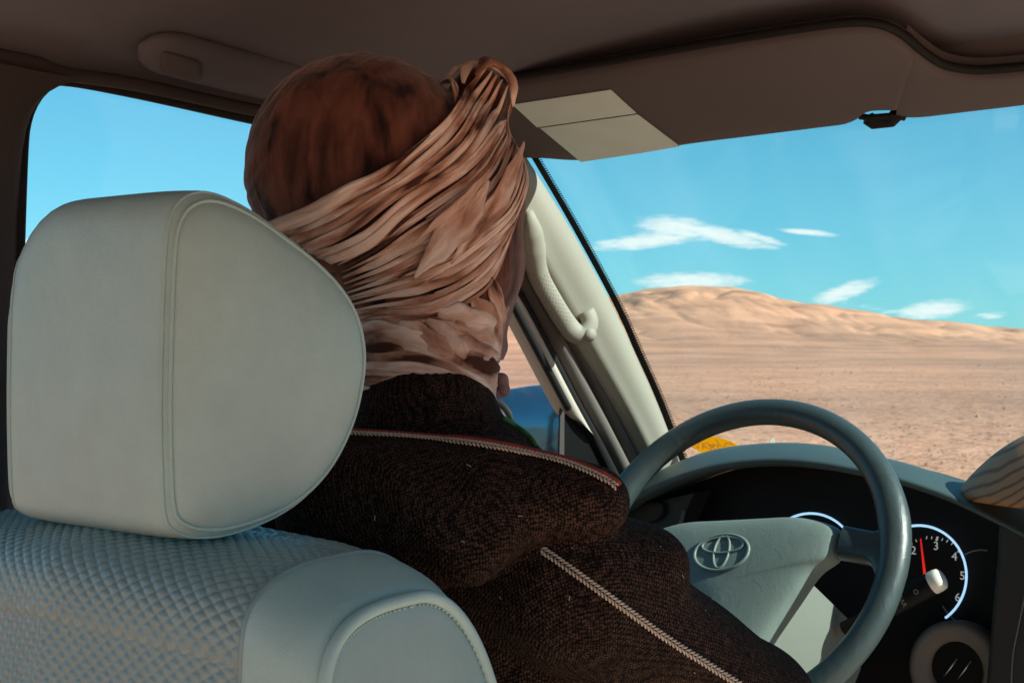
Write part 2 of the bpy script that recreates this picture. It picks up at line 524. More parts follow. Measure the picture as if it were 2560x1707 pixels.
def wood_mat():
    m, N, L, P = new_mat('wood')
    tc = N.new('ShaderNodeTexCoord')
    nz = N.new('ShaderNodeTexNoise'); nz.inputs['Scale'].default_value = 12; nz.inputs['Detail'].default_value = 5
    L.new(tc.outputs['Object'], nz.inputs[0])
    ds = N.new('ShaderNodeVectorMath'); ds.operation = 'DOT_PRODUCT'      # boards glued up at a slant
    ds.inputs[1].default_value = tuple(RIGHT * -.50 + UP * .86 + FWD * .12)
    L.new(tc.outputs['Object'], ds.inputs[0])
    ad = N.new('ShaderNodeMath'); ad.operation = 'MULTIPLY_ADD'; ad.inputs[1].default_value = .016
    L.new(nz.outputs[0], ad.inputs[0]); L.new(ds.outputs['Value'], ad.inputs[2])
    sc = N.new('ShaderNodeMath'); sc.operation = 'MULTIPLY'; sc.inputs[1].default_value = 700
    L.new(ad.outputs[0], sc.inputs[0])
    sn = N.new('ShaderNodeMath'); sn.operation = 'SINE'; L.new(sc.outputs[0], sn.inputs[0])
    r = N.new('ShaderNodeValToRGB'); e = r.color_ramp.elements
    e[0].position, e[0].color = .02, srgb(126, 80, 46)
    e[1].position, e[1].color = .40, srgb(178, 128, 84)
    mr = N.new('ShaderNodeMapRange'); mr.inputs[1].default_value = -1; L.new(sn.outputs[0], mr.inputs[0])
    L.new(mr.outputs[0], r.inputs[0]); L.new(r.outputs[0], P.inputs['Base Color'])
    P.inputs['Roughness'].default_value = .6
    return m


M['wood'] = wood_mat()


# ------------------------------------------------------------------ terrain
RIDGE = [(-200, 850), (200, 835), (700, 815), (1100, 803), (1260, 792), (1400, 765), (1530, 742), (1600, 729), (1700, 718), (1830, 722), (1900, 737),
         (2000, 760), (2150, 785), (2300, 804), (2400, 811), (2560, 826), (2900, 838)]


def build_terrain():
    ras = np.radians(np.concatenate([np.arange(-180, -66, 3.0), np.arange(-66, -10, .11), np.arange(-10, 181, 3.0)]))
    rr = np.concatenate([[0.5], np.geomspace(4, 70, 50), np.geomspace(72, 200, 60), np.linspace(202, 380, 150), np.geomspace(384, 9000, 24)])
    # ridge elevation as a function of bearing (degrees left/right of straight ahead)
    bx = np.array([math.atan((x - CX) / FPX) - YAW for x, _ in RIDGE])
    by = np.array([(HORIZON - y) / FPX for _, y in RIDGE])
    e = np.interp(ras, bx, by, left=.004, right=.004)
    V = []
    for i, a in enumerate(ras):
        ca, sa = math.cos(a), math.sin(a)
        for r in rr:
            x, y = sa * r, ca * r
            q = (r - 215) / (370 - 215)
            q = min(max(q, 0), 1)
            q0 = min(max((r - 85) / (350 - 85), 0), 1)
            s = .42 * q0 * q0 * (3 - 2 * q0) + .58 * (q * q * (3 - 2 * q) * .6 + q * .4)
            hill = (e[i] * 370 + 1.55) * s
            k = min(max((r - 60) / 60, 0), 1)
            n1 = mnoise.fractal(Vector((x * .012, y * .012, 3.1)), 1.0, 2.0, 5)
            n3 = mnoise.fractal(Vector((x * .35, y * .35, .3)), 1.0, 2.0, 3) if r < 90 else 0
            n4 = mnoise.ridged_multi_fractal(Vector((a * 16 + .5 * n1 + r * .004, r * .007, 4.2)), .9, 2.1, 5, .9, 2.0) if 72 < r < 385 else 1.1
            z = hill + s * (1 - s ** 5) * (1.6 * n1 - 2.6 * (n4 - 1.1)) + n3 * .04 + .06 * n1 * min(1, max(0, (r - 60) / 100))
            if r > 372:
                z = hill * max(0.15, 1 - (r - 372) / 500) - 2.0 * min(1, (r - 372) / 200)
            V.append((x, y, z))
    nv = len(rr); F = []
    na = len(ras)
    for i in range(na - 1):
        for j in range(nv - 1):
            F.append((i * nv + j, i * nv + j + 1, (i + 1) * nv + j + 1, (i + 1) * nv + j))
    m, N, L, P = new_mat('desert')
    P.inputs['Roughness'].default_value = .95; P.inputs['Specular IOR Level'].default_value = .1
    geo = N.new('ShaderNodeNewGeometry')
    def nz(scale, detail=6, rough=.6):
        n = N.new('ShaderNodeTexNoise'); n.inputs['Scale'].default_value = scale; n.inputs['Detail'].default_value = detail
        n.inputs['Roughness'].default_value = rough
        L.new(geo.outputs['Position'], n.inputs[0]); return n.outputs[0]
    def ramp(src, lo, hi, a=0., b=1.):
        r = N.new('ShaderNodeMapRange'); r.inputs[1].default_value = lo; r.inputs[2].default_value = hi
        r.inputs[3].default_value = a; r.inputs[4].default_value = b; L.new(src, r.inputs[0]); return r.outputs[0]
    def mix(f, a, b, mode='MIX'):
        x = N.new('ShaderNodeMix'); x.data_type = 'RGBA'; x.blend_type = mode
        for s, v in (('Factor', f), ('A', a), ('B', b)):
            if isinstance(v, (int, float)) or isinstance(v, tuple): x.inputs[s].default_value = v
            else: L.new(v, x.inputs[s])
        return x.outputs['Result']
    sep = N.new('ShaderNodeSeparateXYZ'); L.new(geo.outputs['Position'], sep.inputs[0])
    ln = N.new('ShaderNodeVectorMath'); ln.operation = 'LENGTH'; L.new(geo.outputs['Position'], ln.inputs[0])
    dist = ln.outputs['Value']
    sand = mix(ramp(nz(.03), .35, .65), srgb(200, 146, 114), srgb(214, 162, 128))
    stony = mix(ramp(nz(.25, 8), .3, .7), srgb(132, 100, 84), srgb(172, 132, 110))
    hillc = mix(ramp(nz(.020, 9, .66), .44, .58), sand, mix(ramp(nz(.11, 8), .35, .65), srgb(138, 102, 82), srgb(178, 134, 108)))
    near = mix(ramp(nz(.5, 8), .35, .65), srgb(206, 154, 126), srgb(188, 136, 108))
    plain = mix(ramp(nz(.06, 8), .38, .62), stony, near)
    c = mix(ramp(dist, 18, 34), near, plain)
    c = mix(ramp(dist, 90, 300), c, hillc)
    # stones: dark specks
    vo = N.new('ShaderNodeTexVoronoi'); vo.inputs['Scale'].default_value = 3.0
    L.new(geo.outputs['Position'], vo.inputs[0])
    sp = ramp(vo.outputs['Distance'], .12, .30, 1., 0.)
    spm = N.new('ShaderNodeMath'); spm.operation = 'MULTIPLY'; L.new(sp, spm.inputs[0]); L.new(ramp(nz(.12, 5), .36, .56), spm.inputs[1])
    c = mix(spm.outputs[0], c, srgb(98, 74, 64))
    fine = ramp(nz(14, 5, .7), .3, .7, .82, 1.16)
    c = mix(1.0, c, fine, 'MULTIPLY')
    L.new(c, P.inputs['Base Color'])
    b = N.new('ShaderNodeBump'); b.inputs['Strength'].default_value = .8; b.inputs['Distance'].default_value = .25
    L.new(nz(2.2, 8, .65), b.inputs['Height']); L.new(b.outputs[0], P.inputs['Normal'])
    o = mesh('terrain', V, F, m)
    tag(o, kind='structure')
    # loose stones on the plain
    mb = MB()
    base = [Vector(v) for v in ((1, 0, 0), (.3, .9, 0), (-.8, .6, 0), (-.9, -.5, 0), (.2, -1, 0), (.1, .1, .8), (.4, -.2, .65))]
    bf = [(0, 1, 5), (1, 2, 5), (2, 3, 5), (3, 6, 5), (3, 4, 6), (4, 0, 6), (0, 5, 6)]
    for _ in range(2600):
        a = math.radians(random.uniform(-58, -14)); r = 13 * (6.5 ** random.random())
        s = random.uniform(.008, .026) * (2.0 if random.random() < .04 else 1) * (1 + r / 45)
        p = Vector((math.sin(a) * r, math.cos(a) * r, -.02 * s))
        an = random.uniform(0, 6.28); ca, sa = math.cos(an), math.sin(an); fl = random.uniform(.5, 1.0)
        mb.add([p + Vector((v.x * ca - v.y * sa, v.x * sa + v.y * ca, v.z * fl)) * s for v in base], bf)
    o = mb.build('gravel', simple('stone', srgb(150, 114, 94), .95, var=.3, vscale=.8), smooth=False)
    tag(o, 'scattered dark stones on the pale desert plain', 'stones', kind='stuff')


build_terrain()

# ------------------------------------------------------------------ the car shell
CARX = -.43
car = thing('car', (CARX, .8, .0), 'off-road car cabin with dark roof lining, cream windscreen pillar and black dashboard', 'car')


def roof_z(x, y):
    t = abs((x - CARX) / .70)
    zc = float(np.interp(y, [-1.0, 0, .5, .9, 1.1, 1.25, 1.36, 1.43], [1.90, 1.91, 1.908, 1.898, 1.883, 1.862, 1.83, 1.80]))
    return zc - float(np.interp(y, [1.05, 1.38], [.125, .02])) * t ** 4


def build_shell():
    # headliner, with the long dished recess for the roof handle above the door
    xs = np.concatenate([np.linspace(-1.115, -.95, 40), np.linspace(-.945, .25, 50)]); ys = np.linspace(-1.3, 1.43, 170)
    mb = MB()
    mb.grid([[Vector((x, y, roof_z(x, y) + .004 * mnoise.noise(Vector((x * 5, y * 3, 0))))) for y in ys] for x in xs])
    mb.grid([[Vector((x, y, roof_z(x, y) + .03)) for y in ys[::10]] for x in xs[::8]])
    mb.build('roof_lining', M['headliner'], car)
    # header strip above the windscreen
    mb = MB()
    P = []
    for x in np.linspace(-1.09, .28, 50):
        s = -.03 * abs((x - CARX) / .7) ** 3
        row = []
        for (y, z) in ((1.352, 1.845), (1.352, 1.82), (1.36, 1.806), (1.385, 1.789), (1.405, 1.777), (1.415, 1.777), (1.42, 1.79), (1.41, 1.82)):
            row.append(Vector((x, y + s * .3 - .008, z + s * .1 + .013)))
        P.append(row)
    mb.grid(P)
    hdr = mb.build('windscreen_header', M['visor'], car)
    # raised trim that carries the line of the visor on to the middle of the car
    ba = spline([(2262, 109), (2305, 145), (2355, 177), (2415, 190), (2470, 191), (2560, 184), (2800, 165)], 50)
    fa = spline([(2240, 292), (2270, 294), (2310, 292), (2370, 284), (2440, 275), (2560, 260), (2800, 226)], 50)
    P = []
    for i in range(50):
        p, q = on(VISOR, *ba[i]), on(VISOR, *fa[i]); n = VISOR[1]
        P.append([p - n * .02, p - n * .003] + [p.lerp(q, t) + n * (.005 * (1 - math.exp(-min(t, 1 - t) / .05))) for t in (.03, .08, .2, .5, .8, .92, .97)] + [q - n * .003, q - n * .016])
    for dx in (.1, .25, .4, .55):
        P.append([q + Vector((dx, 0, 0)) for q in P[49]])
    mb = MB(); mb.grid(P)
    mb.build('header_trim', M['visor'], hdr)
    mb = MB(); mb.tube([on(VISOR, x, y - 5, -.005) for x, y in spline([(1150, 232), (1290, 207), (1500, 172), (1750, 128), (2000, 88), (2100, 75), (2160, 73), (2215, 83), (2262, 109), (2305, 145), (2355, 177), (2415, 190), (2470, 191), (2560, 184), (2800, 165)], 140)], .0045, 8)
    mb.build('trim_gap_shade', M['rubber'], hdr)  # solid dark tube drawn in as the shadow line along the visor's rear edge
    # roof handle pod over the door: long rounded bar with an end cap
    PODP = plane_((-1.06, 0, 1.80), (.62, 0, -.78))
    mb = MB()
    nrm = PODP[1]
    pts = [on(PODP, *q, -.004) for q in spline([(352, 122), (430, 142), (640, 196), (900, 255), (1080, 300)], 40)]
    rad = [.0245 * math.sqrt(max(.01, 1 - (1 - min(1, i / 5)) ** 2)) for i in range(40)]
    mb.tube(pts, rad, 24, .55, nrm)
    pod = mb.build('roof_handle', M['headliner'], car)
    bv = BVHTree.FromObject(pod, bpy.context.evaluated_depsgraph_get())
    def hit(x, y):
        d = ray(x, y).normalized()
        h = bv.ray_cast(CAM, d)
        return h
    cap = [(402, 138), (412, 128), (480, 146), (500, 158), (500, 186), (484, 201), (420, 184), (403, 172)]
    pp, nn = [], []
    for q in spline(cap, 40, True):
        h = hit(*q)
        if h[0] is not None: pp.append(h[0] + h[1] * (.001 if h[1].dot(ray(*q)) < 0 else -.001)); nn.append(h[1])
    if len(pp) > 20:
        c = sum(pp, Vector()) / len(pp)
        hc = hit(452, 164)
        mb = MB()
        n = nrm
        rows = [[c + (p - c) * k + n * (b) for p in pp] for k, b in ((1.0, -.003), (.985, .0015), (.93, .003), (.6, .0038), (.05, .004))]
        mb.grid(rows, closev=True)
        mb.build('handle_cap', M['visor'], pod)
    # groove line along the pod, and the shadow seam at its lower edge
    # door pillar behind the driver's window, with rounded window corner
    corner = [(30, 1600), (38, 1250), (40, 900), (45, 700), (50, 520), (57, 350), (66, 295), (82, 255), (108, 222), (150, 203)]
    outer = [(-420, 1600), (-420, 1250), (-420, 900), (-420, 700), (-420, 520), (-420, 350), (-420, 295), (-420, 200), (-330, 120), (150, 192)]
    a = spline(corner, 40); b = spline(outer, 40)
    P = []
    for q, o_ in zip(a, b):
        e0 = on(SIDE, *q); e1 = on(SIDE, *o_)
        d = (e1 - e0)
        row = [e0 - SIDE[1] * .05, e0 - SIDE[1] * .012, e0 + SIDE[1] * .0]
        for t in (.04, .12, .3, .6, 1.0):
            row.append(e0 + d * t + SIDE[1] * (.028 * math.sin(min(1, t / .3) * math.pi / 2)))
        P.append(row)
    mb = MB(); mb.grid(P)
    mb.build('door_pillar', M['pillar_dark'], car)
    # rails over the door opening: weatherstrip and two trim rolls
    def rail(name, pts, r, mat, lift, flat=1.0, n=90):
        mb = MB(); mb.tube([on(SIDE, *q, lift) for q in spline(pts, n)], r, 12, flat, SIDE[1])
        return mb.build(name, mat, car)
    top = [(150, 200), (330, 231), (640, 300), (900, 352), (1080, 395)]
    rail('door_weatherstrip', corner[3:-1] + top + [(1190, 590), (1283, 762), (1420, 1020)], .0055, M['rubber'], 0.0)
    rail('roof_rail_trim', [(-80, 128), (0, 143), (80, 160), (148, 184), (330, 212), (640, 279), (900, 328), (1120, 372)], .0065, M['pillar_dark'], .010)
    
    
    # windscreen pillar: cream convex trim between the screen edge and the door opening
    PL = [(1085, 250), (1170, 420), (1288, 640), (1420, 856), (1516, 1015), (1582, 1140), (1645, 1260), (1695, 1370)]
    PR = [(1240, 250), (1335, 398), (1440, 570), (1545, 765), (1600, 885), (1655, 1010), (1716, 1172), (1760, 1290)]
    NP = 70
    l = spline(PL, NP); r = spline(PR, NP)
    P = []
    for i in range(NP):
        a = on(SIDE, *l[i], .005); b = on(SCREEN, *r[i], .010)
        u = b - a
        n = u.cross(on(SCREEN, *r[min(i + 1, NP - 1)]) - on(SCREEN, *r[max(i - 1, 0)])).normalized()
        if n.dot(CAM - a) < 0: n = -n
        row = [a - n * .03]
        for t in np.linspace(0, 1, 15):
            h = .020 * (1 - abs(2 * t - 1) ** 2.6) + .004 * math.exp(-((t - .25) / .12) ** 2)
            row.append(a.lerp(b, t) + n * h)
        row.append(b - n * .02)
        P.append(row)
    mb = MB(); mb.grid(P)
    pil = mb.build('windscreen_pillar', M['pillar'], car)
    # grab handle on that pillar
    bv = BVHTree.FromObject(pil, bpy.context.evaluated_depsgraph_get())
    hp = [(1322, 528), (1327, 560), (1333, 630), (1347, 690), (1380, 752), (1412, 803), (1438, 833), (1462, 832), (1474, 805), (1464, 778)]
    lift = [.010, .022, .026, .028, .028, .027, .024, .020, .014, .002]
    w = [.0055, .0150, .0175, .0148, .0138, .0138, .0138, .0142, .0135, .0120]
    path = []; nr = []
    h0 = bv.ray_cast(CAM, ray(1345, 535).normalized()); h1 = bv.ray_cast(CAM, ray(1474, 800).normalized())
    d0, d1 = ((h[0] - CAM).dot(FWD) for h in (h0, h1))
    nn = h1[1] if h1[1].dot(ray(1474, 800)) < 0 else -h1[1]
    for (q, li) in zip(hp, lift):
        k = (q[1] - 528) / (800 - 528)
        path.append(at(q[0], q[1], d0 + (d1 - d0) * min(k, 1.05) - li)); nr.append(nn)
    K = 60
    pa = vsp(path, K); na = [v.normalized() for v in vsp(nr, K)]
    wa = list(np.interp(np.linspace(0, 1, K), np.linspace(0, 1, len(w)), w))
    mb = MB(); mb.tube(pa, wa, 18, .85, na)
    gh = mb.build('grab_handle', M['pillar'], pil)
    mb = MB()                                              # rows of grip dimples as small raised dots
    for i in range(22, 45, 1):
        for k in (-.6, -.2, .2, .6):
            t = (pa[i + 1] - pa[i - 1]).normalized(); b = t.cross(na[i]).normalized()
            ph = k * 1.1 + (.2 if i % 2 else 0)
            c = pa[i] + b * (wa[i] * math.sin(ph)) + na[i] * (wa[i] * .85 * math.cos(ph))
            nn = (b * math.sin(ph) + na[i] * math.cos(ph)).normalized()
            mb.add([c + t * .0011, c + t.cross(nn) * .0011, c - t * .0011, c - t.cross(nn) * .0011, c + nn * .0007],
                   [(0, 1, 4), (1, 2, 4), (2, 3, 4), (3, 0, 4)])
    tag(mb.build('grip_dots', M['greytrim'], pil), kind='stuff')
    mb = MB(); e = pa[52]; mb.tube([e + na[52] * .006, e + na[52] * .0132], [.010, .009], 20)
    mb.build('screw_cover', M['pillar'], pil)
    # door frame and seals beside the pillar
    def strip(name, L0, R0, mat, bulge, lift=0.0, parent=car, n=50):
        a = spline(L0, n); b = spline(R0, n); P = []
        for i in range(n):
            p, q = on(SIDE, *a[i], lift), on(SIDE, *b[i], lift)
            P.append([p - SIDE[1] * .03] + [p.lerp(q, t) + SIDE[1] * bulge * (1 - abs(2 * t - 1) ** 2.2) for t in np.linspace(0, 1, 9)] + [q - SIDE[1] * .03])
        mb = MB(); mb.grid(P)
        return mb.build(name, mat, parent)
    strip('door_frame', [(1060, 380), (1190, 610), (1290, 765), (1425, 1022), (1449, 1052)], [(1085, 380), (1215, 600), (1322, 775), (1440, 1000), (1495, 1100)], M['door_cream'], .006, -.004)
    strip('door_seal', [(1083, 380), (1213, 600), (1320, 777), (1438, 1003), (1500, 1120), (1600, 1330)], [(1098, 370), (1228, 580), (1338, 770), (1452, 990), (1530, 1130), (1630, 1330)], M['rubber'], .004, -.006)
    strip('pillar_seal', [(1095, 370), (1225, 580), (1336, 770), (1450, 990), (1525, 1130), (1620, 1320)], [(1130, 360), (1255, 575), (1375, 775), (1490, 990), (1562, 1130), (1660, 1320)], M['greytrim'], .012, -.004)
    strip('pillar_seal', [(1127, 360), (1252, 575), (1372, 775), (1487, 990), (1559, 1130), (1655, 1320)], [(1150, 340), (1272, 575), (1400, 800), (1512, 990), (1585, 1130), (1680, 1320)], M['greytrim'], .014, -.002)
    # black corner panel at the mirror
    mb = MB()
    tri = [(1420, 1030), (1444, 1048), (1472, 1072), (1490, 1100), (1520, 1128), (1545, 1170), (1580, 1240), (1600, 1330), (1412, 1330), (1416, 1180)]
    mb.slab([on(SIDE, *q, -.012) for q in tri], SIDE[1] * -.004)
    sail = mb.build('mirror_corner_panel', M['black'], car, False)
    mb = MB(); mb.slab([on(SIDE, *q, -.009) for q in ((1414, 1022), (1424, 1032), (1422, 1330), (1408, 1330))], SIDE[1] * -.002)
    mb.build('window_channel', M['pillar_dark'], sail, False)
    # side window glass and windscreen glass
    mb = MB()
    mb.slab([on(SIDE, *q, -.022) for q in ((-30, 170), (640, 270), (1080, 360), (1300, 760), (1430, 1020), (1430, 1400), (-30, 1400))], SIDE[1] * -.004)
    mb.build('side_window', M['glass_side'], car, False)
    W = lambda x, y, l=0: Vector((x, y, 1.78 - .855 * (y - 1.41))) + SCREEN[1] * l
    mb = MB()
    corners = [W(-1.10, 1.38), W(-1.18, 1.95), W(.35, 1.95), W(.25, 1.38)]
    mb.slab([c - SCREEN[1] * .001 for c in corners], SCREEN[1] * -.005)
    ws = mb.build('windscreen', M['glass_screen'], car, False)
    # black ceramic edge with its comb of dots
    fr = [(1330, 372), (1440, 560), (1546, 756), (1602, 880), (1657, 1004), (1730, 1195)]
    a = spline(fr, 150); P = []
    for i in range(150):
        b = on(SCREEN, a[i][0] - 14, a[i][1], .0006); c = on(SCREEN, a[i][0] + 3, a[i][1], .0006)
        P.append([b, c])
    mb = MB(); mb.grid(P)
    for i in range(0, 149):
        t0 = a[i]; t1 = a[i] + (a[i + 1] - a[i]) * .52
        for g0, g1 in ((2, 9),):
            mb.add([on(SCREEN, t0[0] + g0, t0[1], .0006), on(SCREEN, t0[0] + g1, t0[1] - 1, .0006),
                    on(SCREEN, t1[0] + g1, t1[1] - 1, .0006), on(SCREEN, t1[0] + g0, t1[1], .0006)], [(0, 1, 2, 3)])
    mb.build('ceramic_edge', M['black'], ws, False)
    mb = MB()
    mb.grid([[W(x, 1.385 - .03 * ((x - CARX) / .7) ** 2, .0006), W(x, 1.402 - .03 * ((x - CARX) / .7) ** 2, .0006)] for x in np.linspace(-1.09, .25, 30)])
    mb.build('ceramic_edge', M['black'], ws, False)
    # lower door, floor
    mb = MB()
    mb.slab([Vector((-1.19, .3, .55)), Vector((-1.19, 2.0, .55)), Vector((-1.165, 2.0, 1.24)), Vector((-1.165, .3, 1.24))], (-.05, 0, 0))
    mb.build('door_panel', M['greytrim'], car, False)
    mb = MB(); mb.box((-.43, .95, .50), .74, 1.3, .02)
    mb.build('floor_pan', M['carpet'], car, False)
    # outside mirror: body-coloured shell, dark rim and glass
    mc = Vector((-1.33, 1.735, 1.392))
    R = Matrix.Rotation(math.radians(14), 3, 'Z') @ Matrix.Rotation(math.radians(-10), 3, 'Y')
    mb = MB()
    P = []
    for i in range(33):
        th = math.pi * i / 32
        row = []
        for j in range(48):
            ph = 2 * math.pi * j / 48
            sx = math.sin(th) * math.cos(ph); sz = math.sin(th) * math.sin(ph); sy = math.cos(th)
            ex = lambda v, p: math.copysign(abs(v) ** p, v)
            row.append(mc + R @ Vector((.125 * ex(sx, .75), -.012 + .06 * (sy if sy > 0 else sy * .55), .078 * ex(sz, .75))))
        P.append(row)
    mb.grid(P, closev=True)
    mir = mb.build('side_mirror', M['paint'], car)
    mb = MB()
    rim = [mc + R @ Vector((-.062 + .066 * math.copysign(abs(math.cos(t)) ** .75, math.cos(t)), -.040, .070 * math.copysign(abs(math.sin(t)) ** .75, math.sin(t)))) for t in np.linspace(0, 2 * math.pi, 65)]
    mb.tube(rim, .006, 8)
    mb.build('mirror_rim', M['rubber'], mir)
    mb = MB()
    mb.slab([mc + R @ Vector((-.062 + .062 * math.copysign(abs(math.cos(t)) ** .75, math.cos(t)), -.040, .066 * math.copysign(abs(math.sin(t)) ** .75, math.sin(t)))) for t in np.linspace(0, 2 * math.pi, 48)[:-1]], R @ Vector((0, -.003, 0)))
    mb.build('mirror_glass', M['mirror'], mir, False)
    mb = MB(); mb.tube([mc + R @ Vector((.06, .0, -.055)), Vector((-1.17, 1.77, 1.30))], [.035, .03], 16)
    mb.build('mirror_arm', M['dash_dark'], mir)
    # seat belt webbing and its guide at the door pillar
    mb = MB()
    P = []
    for q in spline([(-60, 905), (-45, 950), (-40, 1040), (-42, 1200)], 14):
        P.append([on(SIDE, q[0], q[1], .055), on(SIDE, q[0] + 58, q[1] - 2, .075)])
    mb.grid(P)
    bl = mb.build('seat_belt', M['belt'], car)
    mb = MB(); mb.tube([on(SIDE, -60, 950, .06), on(SIDE, 0, 930, .07), on(SIDE, 24, 905, .06)], [.012, .013, .009], 12, .6)
    mb.build('belt_guide', M['greytrim'], bl)


build_shell()


# ------------------------------------------------------------------ dashboard
def build_dash():
    lipP, topP = plane_((0, 1.655, 0), (0, -1, 0)), plane_((0, 1.79, 0), (0, -1, 0))
    lip = [(1440, 1345), (1500, 1295), (1560, 1255), (1650, 1208), (1750, 1172), (1850, 1153), (1950, 1148), (2050, 1156), (2150, 1174), (2250, 1197), (2370, 1238), (2480, 1290), (2600, 1350), (2800, 1440)]
    top = [(1470, 1290), (1540, 1240), (1590, 1208), (1660, 1170), (1750, 1133), (1840, 1114), (1950, 1106), (2050, 1111), (2150, 1130), (2250, 1153), (2350, 1184), (2430, 1213), (2560, 1268), (2750, 1350)]
    a = spline(lip, 80); b = spline(top, 80)
    P = []
    for i in range(80):
        l = on(lipP, *a[i]); t = on(topP, *b[i])
        row = [Vector((t.x, 2.02, min(t.z - .05, 1.22))), Vector((t.x, 1.90, min(t.z - .01, 1.33))), t]
        for k in (.25, .5, .75, .92, 1.0):
            q = t.lerp(l, k); q.z += .003 * math.sin(math.pi * min(1, k)) + (-.002 if k == 1 else 0)
            row.append(q)
        row += [l + Vector((0, .004, -.007)), l + Vector((0, .014, -.010)), l + Vector((0, .14, -.004))]
        P.append(row)
    for dx in (.1, .2, .3, .45, .6):                       # on across the car
        P.append([q + Vector((dx, 0, .03 * min(1, dx / .3))) for q in P[79]])
    mb = MB(); mb.grid(P)
    dash = mb.build('dashboard', M['dash'], car)
    # dark fascia behind the wheel, cluster face
    faceP = plane_((0, 1.745, 0), (0, -1, 0))
    mb = MB(); cols = []
    for i in range(0, 80, 3):
        l = on(lipP, *a[i])
        cols.append([Vector((l.x, 1.748, l.z - .008)), Vector((l.x, 1.748, .85)), Vector((l.x, 1.775, .85)), Vector((l.x, 1.775, l.z - .008))])
    mb.grid(cols, closev=True)
    mb.build('cluster_face', M['black'], dash, False)
    mb = MB(); mb.box((-.10, 1.76, 1.03), .36, .06, .20)
    mb.build('centre_stack', M['black'], dash, False)
    mb = MB()
    mb.slab([on(plane_((0, 1.66, 0), (0, -1, 0)), *q) for q in ((2494, 1300), (2640, 1370), (2640, 1720), (2462, 1720), (2480, 1500), (2491, 1390))], (0, .06, 0))
    bevel(mb.build('centre_stack_bezel', M['dash_dark'], dash, False), .006, 3)
    mb = MB()
    mb.tube([on(plane_((0, 1.652, 0), (0, -1, 0)), *q) for q in spline([(2562, 1490), (2545, 1570), (2532, 1640), (2528, 1720)], 30)], .0008, 6)
    mb.build('bezel_line', M['greytrim'], dash)
    # left end of the fascia with two dark vents
    endP = plane_((0, 1.70, 0), (0, -1, 0))
    mb = MB()
    mb.slab([on(endP, *q) for q in ((1380, 1330), (1500, 1290), (1600, 1262), (1735, 1232), (1660, 1400), (1600, 1720), (1380, 1720))], (0, .05, 0))
    mb.build('fascia_end', M['dash_dark'], dash, False)
    for q in ([(1555, 1270), (1570, 1258), (1650, 1254), (1664, 1270), (1655, 1292), (1625, 1306), (1565, 1308), (1553, 1290)],
              [(1545, 1335), (1600, 1322), (1628, 1330), (1635, 1350), (1600, 1372), (1545, 1372)]):
        mb = MB(); pts = [on(endP, *p, .006) for p in spline(q, 30, True)]
        c = sum(pts, Vector()) / 30
        mb.grid([[c + (p - c) * k + Vector((0, d, 0)) for p in pts] for k, d in ((1.06, .006), (1.06, -.001), (1.0, -.002), (.94, .0), (.9, .02), (.02, .02))], closev=True)
        mb.build('air_vent', M['black'], dash)
    mb = MB(); mb.tube([on(endP, 1718, 1345, .03), on(endP, 1738, 1272, .03)], .0028, 8)
    mb.build('indicator_stalk', M['greytrim'], dash)
    # gauges
    def arc(c, rx, ry, a0, a1, r, name, mat, n=60, lift=.004):
        mb = MB()
        mb.tube([on(faceP, c[0] + rx * math.sin(t), c[1] - ry * math.cos(t), lift) for t in np.linspace(math.radians(a0), math.radians(a1), n)], r, 8)
        return mb.build(name, mat, dash)
    arc((2300, 1438), 119, 126, -70, 146, .0016, 'gauge_ring', M['ring'])
    arc((2030, 1405), 116, 123, -50, 48, .0016, 'gauge_ring', M['ring'])
    arc((2455, 1455), 78, 82, -30, 12, .0009, 'gauge_ring', M['print'], 20)
    arc((2455, 1455), 110, 115, 215, 240, .0009, 'gauge_ring', M['print'], 12)
    mb = MB()
    mb.tube([on(faceP, 2306, 1344, .006), on(faceP, 2320, 1452, .008)], [.0009, .0022], 8)
    mb.build('needle', M['needle'], dash)
    mb = MB()
    for q0, q1, w in (((2292, 1347), (2295, 1353), .0006), ((2320, 1339), (2319, 1346), .0006), ((2333, 1339), (2332, 1346), .0006), ((2347, 1340), (2344, 1350), .0014),
                      ((2360, 1344), (2357, 1350), .0006), ((2373, 1348), (2369, 1354), .0006), ((2385, 1355), (2381, 1360), .0006), ((2280, 1353), (2283, 1360), .0011),
                      ((2403, 1374), (2397, 1378), .0012)):
        mb.tube([on(faceP, *q0, .004), on(faceP, *q1, .004)], w, 6)
    tag(mb.build('scale_ticks', M['numeral'], dash), kind='stuff')
    for ch, (x, y) in zip('23456', ((2287, 1375), (2343, 1364), (2389, 1390), (2409, 1438), (2397, 1492))):
        text(ch, on(faceP, x, y, .004), .0150, Vector((1, 0, 0)), Vector((0, 0, 1)), 'numeral', M['numeral'], dash)
    # knob ring low on the fascia
    kp = plane_((0, 1.71, 1.13), (0, -1, .12))
    c = on(kp, 2392, 1672)
    rad = 120 / FPX * (c - CAM).dot(FWD)
    mb = MB()
    ex, ez = Vector((1, 0, 0)), Vector((0, .12, 1)).normalized(); n = ex.cross(ez); n = n if n.y < 0 else -n
    prof = ((1.0, -.02), (1.0, .004), (.93, .010), (.82, .011), (.78, .0085), (.66, .009), (.58, .004), (.55, -.012), (.3, -.016), (.02, -.016))
    mb.grid([[c + (ex * math.cos(t) + ez * math.sin(t)) * rad * k + n * h for t in np.linspace(0, 2 * math.pi, 64, endpoint=False)] for k, h in prof], closev=True)
    kn = mb.build('ring_knob', M['greytrim'], dash)
    mb = MB()
    mb.slab([c + (ex * math.cos(t) + ez * math.sin(t)) * rad * .54 - n * .008 for t in np.linspace(0, 2 * math.pi, 40, endpoint=False)], n * .006)
    mb.build('knob_recess', M['black'], dash, False)
    mb = MB()
